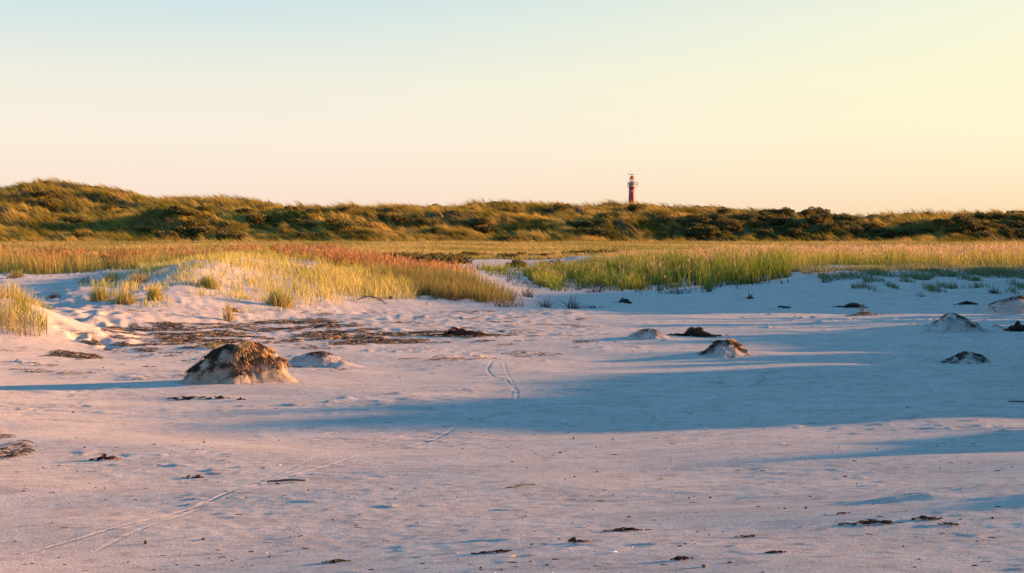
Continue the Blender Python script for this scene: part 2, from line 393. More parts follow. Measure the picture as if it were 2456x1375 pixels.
# ------------------------------------------------------------------ far dunes
SIL = np.array([(-900,455),(-300,470),(0,458),(40,443),(100,429),(130,430),(200,444),(260,456),(330,469),(380,480),(450,473),(520,475),(600,483),(650,490),(700,498),(800,501),(900,500),(1000,500),(1100,498),(1150,491),(1250,493),(1350,490),(1400,495),(1450,493),(1500,497),(1550,492),(1600,495),(1700,503),(1800,506),(1900,516),(2000,519),(2100,520),(2200,522),(2300,518),(2350,516),(2400,517),(2440,511),(2600,505),(3300,495)], float)
FR = np.array([(-900,505),(0,503),(150,512),(260,520),(330,512),(450,512),(560,520),(700,517),(900,522),(1100,520),(1250,526),(1400,522),(1600,520),(1800,530),(2000,534),(2200,532),(2456,530),(3300,530)], float)
def TD(x, y):
    px = W_/2+FPX*x/np.maximum(y, 1)
    c2 = hrow(np.interp(px, SIL[:, 0], SIL[:, 1]), 200.)-.35
    c1 = hrow(np.interp(px, FR[:, 0], FR[:, 1]), 170.)-.3
    base = .1
    foot = 152+4*noise(x/14, 0*x, 21)
    k1 = ss(0, 1, (y-foot)/(170-foot)); dip = np.minimum(c1*.75, c1-.6)
    z = np.where(y < 170, -.5+(c1+.5)*np.clip(k1, 0, 1), 0)
    t = ss(170, 178, y); z = np.where((y >= 170)&(y < 178), c1+(dip-c1)*t, z)
    t = ss(178, 200, y); z = np.where((y >= 178)&(y < 200), dip+(c2-dip)*t, z)
    t = ss(203, 245, y); z = np.where(y >= 200, c2+(1.0-c2)*t, z)
    amp = ss(154, 164, y)*(1-.55*np.exp(-((y-200)/7)**2))
    z = z+amp*(1.25*noise(x/13+y/22, y/9, 22)+.95*noise(x/5+y/7, y/4.5, 23)+.38*noise(x/1.5, y/1.6, 24))
    return z
xs = np.linspace(-150, 150, 860); ys = np.concatenate([np.linspace(146, 212, 230), np.linspace(213, 300, 50)])
X, Y = np.meshgrid(xs, ys, indexing='xy'); Z = TD(X, Y)
Z = Z-1.2*(ss(260, 300, Y))-3*ss(140, 150, np.abs(X))
n0, n1 = X.shape; i = np.arange(n0-1)[:, None]*n1; j = np.arange(n1-1)[None]
F = np.stack([i+j, i+j+1, i+n1+j+1, i+n1+j], -1).reshape(-1, 4)
cc = np.zeros((X.size, 3), np.float32); cc[:, 0] = 1; cc[:, 1] = 1
tag(mesh('dunes', np.stack([X, Y, Z], -1).reshape(-1, 3), F, M_GROUND, col=cc), kind='structure')

# ------------------------------------------------------------------ blades
def blade_arrays(P, H, Wd, lean, bend=1.6, nseg=2, cb=None, ct=None, up=1.0, face=.6):
    """curved tapering blades. P (n,3) roots, H heights, Wd widths, lean (n,2) horizontal reach as a fraction of H"""
    n = len(P); t = np.linspace(0, 1, nseg+1)
    az = rng.uniform(0, np.pi, n); sx, sy = np.cos(az), np.sin(az)*face
    V = np.zeros((n, 2*nseg+1, 3), np.float32); K = np.zeros((n, 2*nseg+1, 3), np.float32)
    l2 = np.clip((lean**2).sum(1), 0, .9)
    for k in range(nseg+1):
        tt = t[k]
        cx = P[:, 0]+lean[:, 0]*H*tt**bend; cy = P[:, 1]+lean[:, 1]*H*tt**bend
        cz = P[:, 2]+H*tt*(1-.35*l2*tt)*up
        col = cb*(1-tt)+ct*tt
        if k < nseg:
            hw = Wd*.5*(1-.55*tt)
            V[:, 2*k] = np.stack([cx-sx*hw, cy-sy*hw, cz], -1); V[:, 2*k+1] = np.stack([cx+sx*hw, cy+sy*hw, cz], -1)
            K[:, 2*k] = K[:, 2*k+1] = col
        else:
            V[:, 2*k] = np.stack([cx, cy, cz], -1); K[:, 2*k] = col
    base = (np.arange(n)*(2*nseg+1))[:, None]
    f = []
    for k in range(nseg-1): f += [[2*k, 2*k+1, 2*k+3], [2*k, 2*k+3, 2*k+2]]
    f += [[2*nseg-2, 2*nseg-1, 2*nseg]]
    F = (base[:, None]+np.array(f)[None]).reshape(-1, 3)
    return V.reshape(-1, 3), F, K.reshape(-1, 3)
def join(arrs):
    V = []; F = []; K = []; n = 0
    for v, f, k in arrs: V.append(v); F.append(f+n); K.append(k); n += len(v)
    return np.concatenate(V), np.concatenate(F), np.concatenate(K)
def mixc(a, b, t): return np.array(a)[None]*(1-t[:, None])+np.array(b)[None]*t[:, None]
def jit(c, s=.25): return np.clip(c*(1+rng.normal(0, s, (len(c), 1)))*(1+rng.normal(0, .06, c.shape)), .005, 1)
def scatter(n, x0, x1, y0, y1, keep, hf=None):
    x = rng.uniform(x0, x1, n); y = rng.uniform(y0, y1, n); z = T(x, y, False)
    px, py = proj(x, y, z); k = keep(x, y, z, px, py); k = rng.uniform(0, 1, n) < k
    return x[k], y[k], z[k]-.01, px[k], py[k]
def plumes(P, H, lean, n_per, colr, size=.16, w=.02):
    """feathery seed heads at the stem tips"""
    idx = np.repeat(np.arange(len(P)), n_per); m = len(idx)
    tt = rng.uniform(.72, 1, m)
    l = lean[idx]; h = H[idx]
    x = P[idx, 0]+l[:, 0]*h*tt**1.6; y = P[idx, 1]+l[:, 1]*h*tt**1.6; z = P[idx, 2]+h*tt*(1-.35*np.clip((l**2).sum(1), 0, .9)*tt)
    hh = size*rng.uniform(.5, 1.1, m); ln = l*.8+rng.normal(0, .35, (m, 2))
    c = jit(colr[idx], .2)
    return blade_arrays(np.stack([x, y, z], -1), hh, np.full(m, w), ln, 1.3, 2, c, c*1.1)

EXTRA = bpy.app.background
exec_parts = []
OLIVE = (.20, .17, .025); STRAW = (.64, .44, .12); GOLD = (.45, .33, .09); YGREEN = (.42, .39, .085); GREEN = (.11, .19, .04); RUST = (.33, .10, .045); TAN = (.36, .27, .17)
GREY = (.16, .19, .13)

# marram on the far dunes
n = 420000
x = rng.uniform(-92, 92, n); y = 152+58*rng.beta(1.0, 1.5, n); z = TD(x, y)
k = (np.abs(x) < .385*y+3)
cl = noise(x/1.1, y/1.4, 40)                       # tufts
cover = fbm((x+y*.5)/7, y/6, 3, 41)                # shrubby against grassy ground
pxq, pyq = proj(x, y, z)
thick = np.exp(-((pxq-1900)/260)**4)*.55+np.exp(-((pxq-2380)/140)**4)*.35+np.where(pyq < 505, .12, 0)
dens = np.clip(.75+1.0*cl-1.6*np.clip(cover+thick-.12, 0, 1), .03, 1)
k &= rng.uniform(0, 1, n) < dens
x, y, z, cl, cover, thick = [a[k] for a in (x, y, z, cl, cover, thick)]
P = np.stack([x, y, z-.05], -1); m = len(x)
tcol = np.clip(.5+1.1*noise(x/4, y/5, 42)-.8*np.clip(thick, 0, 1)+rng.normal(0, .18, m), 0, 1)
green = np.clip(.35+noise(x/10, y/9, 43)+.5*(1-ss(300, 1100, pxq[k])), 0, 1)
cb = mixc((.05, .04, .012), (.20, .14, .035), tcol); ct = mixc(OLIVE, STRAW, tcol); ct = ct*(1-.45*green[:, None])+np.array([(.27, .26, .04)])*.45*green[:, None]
lean = np.stack([rng.normal(-.85, .16, m)+.35*noise(x/6, y/6, 47), rng.normal(0, .15, m)], -1)
Hh = (.75+.65*np.clip(cl+.4, 0, 1))*rng.uniform(.6, 1.15, m)*(1-.35*np.clip(thick, 0, 1))
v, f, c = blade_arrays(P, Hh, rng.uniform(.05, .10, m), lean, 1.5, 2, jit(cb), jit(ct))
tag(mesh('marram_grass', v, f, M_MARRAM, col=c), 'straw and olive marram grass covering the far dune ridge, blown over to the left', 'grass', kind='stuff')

# meadow between beach and dunes
n = 420000
y = 1/rng.uniform(1/156, 1/58, n); x = rng.uniform(-1, 1, n)*(.385*y+2)
z = T(x, y, False)
px, py = proj(x, y, z)
band = (y > 59)&(y < 72)
d = turf(x, y); d = np.where(y < 66, d*(.5+noise(x/3, y/3, 44)), d)
k = rng.uniform(0, 1, n) < np.clip(d, 0, 1)
x, y, z = x[k], y[k], z[k]; m = len(x)
P = np.stack([x, y, z-.02], -1)
q = np.clip(.55+.9*noise(x/9, y/14, 45)+rng.normal(0, .15, m), 0, 1)
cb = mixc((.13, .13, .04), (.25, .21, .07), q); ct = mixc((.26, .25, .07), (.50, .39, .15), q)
Hh = rng.uniform(.10, .26, m)*(1+.7*np.clip(noise(x/2, y/3, 46), 0, 1))
v, f, c = blade_arrays(P, Hh, rng.uniform(.03, .06, m), np.stack([rng.normal(-.3, .2, m), rng.normal(0, .2, m)], -1), 1.5, 2, jit(cb), jit(ct))
tag(mesh('meadow_grass', v, f, M_GRASS, col=c), 'short golden grass of the flat meadow at the foot of the dunes', 'grass', kind='stuff')

# tall golden reed grass with seed heads on the right, tops in the sun
def keep(x, y, z, px, py):
    edge = np.interp(x, [-2, .8, 2, 4, 7, 9, 12, 20, 30], [60, 60, 45, 42.5, 41.3, 41, 40.5, 40, 40])
    return ss(0, 1.6, y-edge+1.0*noise(x/1.5, y/1.5, 50))*(1-ss(66, 78, y))*np.clip(.6+1.1*noise(x/1.6, y/2.6, 51), .06, 1)*(x < .385*y+2)*ss(1470, 1600, px+60*noise(x/2, y/4, 52))
x, y, z, px, py = scatter(170000, 0, 30, 40, 78, keep)
m = len(x); P = np.stack([x, y, z], -1); q = np.clip(.5+.8*noise(x/4, y/6, 53)+rng.normal(0, .2, m), 0, 1)
Hh = rng.uniform(.30, .62, m)*(1+.45*noise(x/1.1, y/2.2, 54))*np.interp(y, [42, 50, 75], [1, .75, .45]); ln = np.stack([rng.normal(-.14, .26, m)+.25*noise(x/.9, y/1.5, 55), rng.normal(0, .22, m)], -1)
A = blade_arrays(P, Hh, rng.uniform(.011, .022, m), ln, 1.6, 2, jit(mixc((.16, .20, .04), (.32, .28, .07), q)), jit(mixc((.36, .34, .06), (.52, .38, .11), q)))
s = rng.uniform(0, 1, m) < .11
B = plumes(P[s], Hh[s]*1.12, ln[s], 4, mixc((.46, .34, .20), (.55, .36, .22), q[s]), .12, .025)
v, f, c = join([A, B])
tag(mesh('golden_reed_grass', v, f, M_GRASS, col=c), 'tall green gold reed grass with pale seed heads filling the flat on the right', 'reeds', kind='stuff')

# dark green reeds standing in the shaded sand, centre right
G1 = [(1262,668),(1300,650),(1400,640),(1600,640),(1900,640),(1895,672),(1800,682),(1700,694),(1640,694),(1500,698),(1420,690),(1350,698),(1300,694)]
def keep(x, y, z, px, py):
    e = 14*noise(x/1.1, y/1.3, 60)
    k = inpoly(px+e, py+e, G1)*1.0
    k = np.maximum(k, .22*inpoly(px+e, py+e, [(1110,636),(1290,640),(1300,668),(1180,662)]))
    return k*np.clip(.35+1.5*noise(x/.8, y/1.2, 61), 0.02, 1)*np.clip(1.1-(py-655)/60, .2, 1)
x, y, z, px, py = scatter(150000, -2.5, 11, 36, 58, keep)
m = len(x); P = np.stack([x, y, z], -1); q = np.clip(.4+.7*noise(x/1.5, y/2, 63)+rng.normal(0, .2, m), 0, 1)
Hh = rng.uniform(.22, .72, m)*(1+.5*noise(x/.9, y/2, 64))*np.interp(px, [1260, 1290, 1450, 1620], [.5, .66, .75, 1.1]); ln = np.stack([rng.normal(-.06, .26, m)+.25*noise(x/.7, y/1.2, 65), rng.normal(0, .22, m)], -1)
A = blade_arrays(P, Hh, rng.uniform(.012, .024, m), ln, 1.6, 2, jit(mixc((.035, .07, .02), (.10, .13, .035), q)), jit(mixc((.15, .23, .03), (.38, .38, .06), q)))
s = rng.uniform(0, 1, m) < .05
B = plumes(P[s], Hh[s]*1.1, ln[s], 3, mixc((.40, .28, .16), (.45, .30, .16), q[s]), .10, .02)
v, f, c = join([A, B])
tag(mesh('green_reeds', v, f, M_GRASS, col=c), 'upright green reeds rooted in the blue shaded sand right of the centre', 'reeds', kind='stuff')

# rust coloured plumed grass behind the low dune on the left
def keep(x, y, z, px, py):
    a = (px < 640)&(y > 36)&(y < 40)
    b = (px >= 650)&(px < 1160)&(py > 615)&(py < 672+8*noise(x, y, 66))&(y > 35)
    t2 = np.interp(px, [0, 600, 700, 800, 900, 1000, 1160], [600, 605, 622, 636, 650, 660, 690])
    fade = 1-ss(1020, 1170, px)
    return np.where(a | (b & (py < t2+20)), 1., 0.)*np.clip(.42+1.1*noise(x/.9, y/1.6, 67), .04, 1)*fade
x, y, z, px, py = scatter(90000, -18, .5, 34, 46, keep)
m = len(x); P = np.stack([x, y, z], -1); q = np.clip(.5+.8*noise(x/1.8, y/3, 68)+rng.normal(0, .25, m), 0, 1)
Hh = rng.uniform(.20, .42, m)*(1+.4*noise(x/1.3, y/2, 69))*np.interp(px, [0, 300, 550, 700, 1000], [1.75, 1.3, .85, .75, .8]); ln = np.stack([rng.normal(-.12, .15, m), rng.normal(0, .14, m)], -1)
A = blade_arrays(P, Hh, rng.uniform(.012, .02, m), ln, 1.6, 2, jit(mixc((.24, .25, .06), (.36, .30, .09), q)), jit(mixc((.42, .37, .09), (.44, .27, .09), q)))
s = rng.uniform(0, 1, m) < .34*ss(36.8, 38.2, np.where(px < 640, y, 40))
B = plumes(P[s], Hh[s]*1.12, ln[s], 4, mixc((.30, .13, .055), (.44, .27, .13), q[s]), .11, .02)
v, f, c = join([A, B])
tag(mesh('rust_plumed_grass', v, f, M_GRASS, col=c), 'rust red plumed grass along the back of the low dune on the left', 'grass', kind='stuff')

# yellow green grass over the low dune
YG = [(400,640),(520,622),(640,618),(720,640),(830,655),(930,672),(1000,700),(1000,722),(900,722),(830,730),(740,742),(680,740),(600,700),(520,680),(430,660)]
YB = [(0,600),(420,594),(560,596),(680,612),(480,640),(300,632),(160,628),(0,630)]
YS = [(190,700),(230,670),(330,650),(420,650),(560,660),(700,700),(700,745),(620,755),(480,735),(360,745),(230,720)]
OB = [(960,672),(1060,672),(1140,690),(1220,712),(1255,735),(1200,738),(1100,722),(1010,715),(930,690),(850,655)]
def keep(x, y, z, px, py):
    e = 9*noise(x/.8, y/.8, 70)
    k = inpoly(px+e, py+e, YG)*.95+inpoly(px+e, py+e, YB)*.75
    s_ = inpoly(px+e, py+e, YS)*np.clip(1.6*noise(x/.55, y/.9, 71)-.12, 0, .5)
    top = inpoly(px+e, py+e, [(330,612),(620,612),(700,700),(520,700),(330,668)])*np.clip(noise(x/.6, y/1, 72)+.08, 0, .55)
    lo = ss(-.4, .3, noise(x/.5, y/.7, 73)+.8*(710-py)/60)
    thin = np.where(py > 618, np.interp(px, [400, 620, 760, 900], [.12, .28, .62, 1.]), 1)
    return np.clip(np.maximum(np.maximum(k*(.25+.75*lo)*thin, s_), top), 0, 1)
x, y, z, px, py = scatter(150000, -16, 0, 24, 38.5, keep)
m = len(x); P = np.stack([x, y, z], -1); q = np.clip(.45+.8*noise(x/1.3, y/2, 74)+rng.normal(0, .2, m), 0, 1)
Hh = rng.uniform(.12, .34, m)*(1+.4*noise(x/.8, y/1.2, 75))*np.interp(px, [200, 450, 650, 850], [.8, .6, .75, 1.1]); ln = np.stack([rng.normal(-.12, .28, m), rng.normal(0, .25, m)], -1)
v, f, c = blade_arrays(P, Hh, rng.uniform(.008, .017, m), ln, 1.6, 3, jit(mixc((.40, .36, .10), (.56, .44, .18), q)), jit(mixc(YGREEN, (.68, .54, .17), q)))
tag(mesh('dune_grass', v, f, M_GRASS, col=c), 'yellow green grass spreading over the low sand dune on the left', 'grass', kind='stuff')

# olive brown grass at the tapering end of the low dune
def keep(x, y, z, px, py):
    e = 9*noise(x/.6, y/.8, 76)
    return inpoly(px+2.2*e, py+1.5*e, OB)*np.clip(.45+1.2*noise(x/.5, y/.8, 77), .02, .9)*(1-.75*ss(1110, 1230, px))
x, y, z, px, py = scatter(110000, -5, 1.2, 27, 42, keep)
m = len(x); P = np.stack([x, y, z], -1); q = np.clip(.5+rng.normal(0, .3, m), 0, 1)
Hh = rng.uniform(.2, .48, m); ln = np.stack([rng.normal(-.08, .22, m), rng.normal(0, .2, m)], -1)
v, f, c = blade_arrays(P, Hh, rng.uniform(.008, .016, m), ln, 1.6, 3, jit(mixc((.08, .08, .035), (.15, .12, .05), q)), jit(mixc((.20, .22, .055), (.30, .21, .085), q)))
tag(mesh('brown_grass', v, f, M_GRASS, col=c), 'olive brown grass at the low end of the left dune beside the shaded hollow', 'grass', kind='stuff')

# hummock at the left edge
def keep(x, y, z, px, py):
    e = 7*noise(x/.3, y/.4, 80)
    k = inpoly(px+e, py+e, [(-300,690),(30,700),(60,735),(112,762),(118,800),(60,812),(0,800),(-300,830)])
    return k*np.clip(.75+1.0*noise(x/.3, y/.35, 81), .05, 1)
x, y, z, px, py = scatter(52000, -12, -5.8, 18.8, 25, keep)
m = len(x); P = np.stack([x, y, z], -1); q = np.clip(.45+noise(x/.5, y/.7, 82)+rng.normal(0, .2, m), 0, 1)
Hh = rng.uniform(.14, .40, m); ln = np.stack([rng.normal(0, .35, m), rng.normal(-.05, .3, m)], -1)
v, f, c = blade_arrays(P, Hh, rng.uniform(.006, .012, m), ln, 1.7, 3, jit(mixc((.22, .22, .06), (.40, .30, .13), q)), jit(mixc(YGREEN, (.55, .46, .16), q)))
tag(mesh('hummock_grass', v, f, M_GRASS, col=c), 'thick yellow green grass on the hummock at the left edge of the picture', 'grass', kind='stuff')

# thin grey green grass on the shaded bank on the right
def keep(x, y, z, px, py):
    e = 9*noise(x/.7, y/1., 85)
    k = inpoly(px+e, py+e, [(1880,648),(2456,632),(2700,632),(2700,690),(2456,672),(2380,662),(2200,668),(2100,666),(2000,672),(1970,682),(1965,664)])*.8
    k2 = inpoly(px+2*e, py+e, [(2080,665),(2700,655),(2700,712),(2456,712),(2360,690),(2200,712),(2040,700)])*np.clip(1.3*noise(x/.5, y/1.1, 86)-.15, 0, .5)
    return np.maximum(k*np.clip(.5+noise(x/.8, y/1.5, 87), .1, 1), k2)
x, y, z, px, py = scatter(260000, 6, 19, 31, 47, keep)
m = len(x); P = np.stack([x, y, z], -1); q = np.clip(.5+rng.normal(0, .3, m), 0, 1)
Hh = rng.uniform(.05, .20, m); ln = np.stack([rng.normal(-.3, .3, m), rng.normal(0, .3, m)], -1)
v, f, c = blade_arrays(P, Hh, rng.uniform(.008, .018, m), ln, 1.6, 3, jit(mixc((.08, .10, .06), (.16, .16, .08), q)), jit(mixc((.16, .22, .09), (.34, .30, .14), q)))
tag(mesh('bank_grass', v, f, M_GRASS, col=c), 'thin grey green grass on the shaded sand bank on the right', 'grass', kind='stuff')

# unseen marram added on the off-picture hummocks to feather their cast shadows
m = 9000; v_ = rng.uniform(6.5, 38, m); kk_ = rng.uniform(-.25, 1.6, m); u_ = ridge_line_u(v_)+kk_
x = math.cos(SUN_A)*u_-math.sin(SUN_A)*v_; y = math.sin(SUN_A)*u_+math.cos(SUN_A)*v_
k = (ridge_h(v_) > .3)&(noise(x/.6, y/.6, 86.5) > -.1); x, y = x[k], y[k]; m = len(x); z = T(x, y, False)
q = rng.uniform(0, 1, m)
v, f, c = blade_arrays(np.stack([x, y, z-.02], -1), rng.uniform(.10, .30, m), rng.uniform(.008, .014, m), rng.normal(0, .4, (m, 2)), 1.6, 3, jit(mixc((.2, .2, .06), (.36, .28, .11), q)), jit(mixc(YGREEN, (.6, .48, .16), q)))
tag(mesh('added_shadow_marram', v, f, M_GRASS, col=c), 'sparse unseen marram added just past the right edge to roughen the hummock shadows', 'grass', kind='stuff')

# dead bases of the reeds
def keep(x, y, z, px, py):
    e = 8*noise(x/.7, y/1., 88)
    return inpoly(px+e, py+e, [(1290,690),(1400,700),(1640,704),(1700,698),(1900,680),(1880,662),(1500,670),(1280,650),(1180,660),(1240,690)])*np.clip(1.2*noise(x/.4, y/.8, 89)-.1, 0, .6)
x, y, z, px, py = scatter(12000, -1, 9, 35, 44, keep)
m = len(x); P = np.stack([x, y, z], -1); cdk = jit(np.tile((.05, .05, .035), (m, 1)), .3)
v, f, c = blade_arrays(P, rng.uniform(.1, .32, m), rng.uniform(.012, .02, m), rng.normal(0, .45, (m, 2)), 1.3, 3, cdk, cdk*1.3)
tag(mesh('reed_stubble', v, f, M_GRASS, col=c), 'dark dead stalks and stubble under the green reeds on the shaded sand', 'stubble', kind='stuff')

# ------------------------------------------------------------------ drift line of seaweed and straw
def fibres(x, y, z, lmin, lmax, wmin, wmax, zr, ca, cb_, q, seg=3):
    m = len(x); az = rng.normal(0, .75, m)+np.where(rng.uniform(0, 1, m) < .5, 0, np.pi); ln_ = rng.uniform(lmin, lmax, m)
    t = np.linspace(0, 1, seg+1); V = np.zeros((m, 2*(seg+1), 3), np.float32)
    wd = rng.uniform(wmin, wmax, m); cur = rng.normal(0, .5, m); arch = rng.uniform(0, zr, m)
    for k in range(seg+1):
        a = az+cur*t[k]; px_ = x+np.cos(a)*ln_*(t[k]-.5); py_ = y+np.sin(a)*ln_*(t[k]-.5)*.8; pz_ = z+arch*4*t[k]*(1-t[k])+.004+rng.uniform(0, zr*.3, m)
        V[:, 2*k] = np.stack([px_, py_-wd*.3, pz_-wd*.4], -1); V[:, 2*k+1] = np.stack([px_, py_+wd*.3, pz_+wd*.6], -1)
    b = (np.arange(m)*2*(seg+1))[:, None, None]; f = np.array([[2*k, 2*k+1, 2*k+3, 2*k+2] for k in range(seg)])[None]
    c = jit(mixc(ca, cb_, q), .3); c = np.repeat(c, 2*(seg+1), axis=0)
    return V.reshape(-1, 3), (b+f).reshape(-1, 4), c
WR = [(200,800),(330,775),(520,775),(760,762),(900,790),(1250,800),(1240,812),(1050,826),(850,828),(700,822),(600,815),(450,850),(330,845),(250,822)]
WR2 = [(130,842),(230,852),(240,862),(120,856)]
WR3 = [(0,1040),(60,1060),(80,1090),(0,1105)]
WR4 = [(190,1085),(300,1092),(340,1128),(210,1125)]
def keep(x, y, z, px, py):
    e = 10*noise(x/.9, y/.6, 90)
    st = noise(x/1.0, y/.45, 91)*.7+noise(x/.35, y/.2, 92)*.5
    k = inpoly(px+e, py+e*.5, WR)*np.clip(1.9*st-.02, 0, 1)
    core = 1.*inpoly(px+e, py+e*.5, [(400,815),(640,792),(860,798),(1060,800),(1230,806),(1040,820),(850,826),(640,812),(460,845),(330,842)])*np.clip(.18+1.9*st, 0, 1)
    k = np.maximum(k, core)
    k = np.maximum(k, inpoly(px, py+e*.3, WR2)*.8)
    k = np.maximum(k, inpoly(px, py, WR3)*np.clip(2*st, 0, .35)); k = np.maximum(k, inpoly(px, py, WR4)*np.clip(2*st-.2, 0, .3))
    k = np.maximum(k, inpoly(px, py, [(0,740),(1400,745),(1500,860),(0,930)])*np.clip(1.5*st-.55, 0, .12))
    return k
xa, ya, za, pa, qa = scatter(620000, -9, 1.5, 9.5, 31, keep)
za = T(xa, ya)
fa = fibres(xa, ya, za,   .03, .15, .002, .0055, .022, (.04, .026, .02), (.48, .37, .28), (rng.uniform(0, 1, len(xa)) < .45)*rng.uniform(.3, 1, len(xa)))
tag(mesh('seaweed_litter', fa[0], fa[1], M_DRY, col=fa[2]), 'dark brown line of dried seaweed and straw washed up across the sand', 'seaweed', kind='stuff')

# small bits strewn over the beach
n = 1100
u_ = rng.uniform(1/30, 1/6.4, n)
y = 1/u_; x = rng.uniform(-1, 1, n)*(.38*y+.5)
k = rng.uniform(0, 1, n) < np.clip(.35+1.2*noise(x/1.4, y/.8, 95), .04, 1)
x, y = x[k], y[k]; z = T(x, y); m = len(x)
f1 = fibres(x, y, z, .010, .05, .0015, .0045, .003, (.05, .035, .03), (.35, .27, .2), (rng.uniform(0, 1, m) < .2)*1.)
# tiny lumps: squashed octahedra
n2 = 520; u_ = rng.uniform(1/34, 1/6.4, n2); yy = 1/u_; xx = rng.uniform(-1, 1, n2)*(.38*yy+.5); zz = T(xx, yy)
oc = np.array([[1,0,0],[0,1,0],[-1,0,0],[0,-1,0],[0,0,1],[0,0,-1]]); of = np.array([[0,1,4],[1,2,4],[2,3,4],[3,0,4],[1,0,5],[2,1,5],[3,2,5],[0,3,5]])
s_ = rng.uniform(.0015, .0055, n2)*rng.choice([1, 1, 1, 1.8], n2)
Vv = (oc[None]*s_[:, None, None]*rng.uniform(.5, 1.6, (n2, 6, 1))*np.array([1.5, 1, .8]))+np.stack([xx, yy, zz+s_*.3], -1)[:, None]
Ff = (np.arange(n2)*6)[:, None, None]+of[None]
shell = rng.uniform(0, 1, n2) < .08
cl2 = np.where(shell[:, None], np.array([[.75, .72, .68]]), np.array([[.06, .045, .04]])); cl2 = np.repeat(cl2, 6, axis=0)
Vt = np.concatenate([f1[0], Vv.reshape(-1, 3)]); Kt = np.concatenate([f1[2], cl2])
tag(mesh('beach_litter', Vt, [f1[1], Ff.reshape(-1, 3)+len(f1[0])], M_DRY, col=Kt), 'tiny dark crumbs and white shell bits strewn over the open sand', 'litter', kind='stuff')

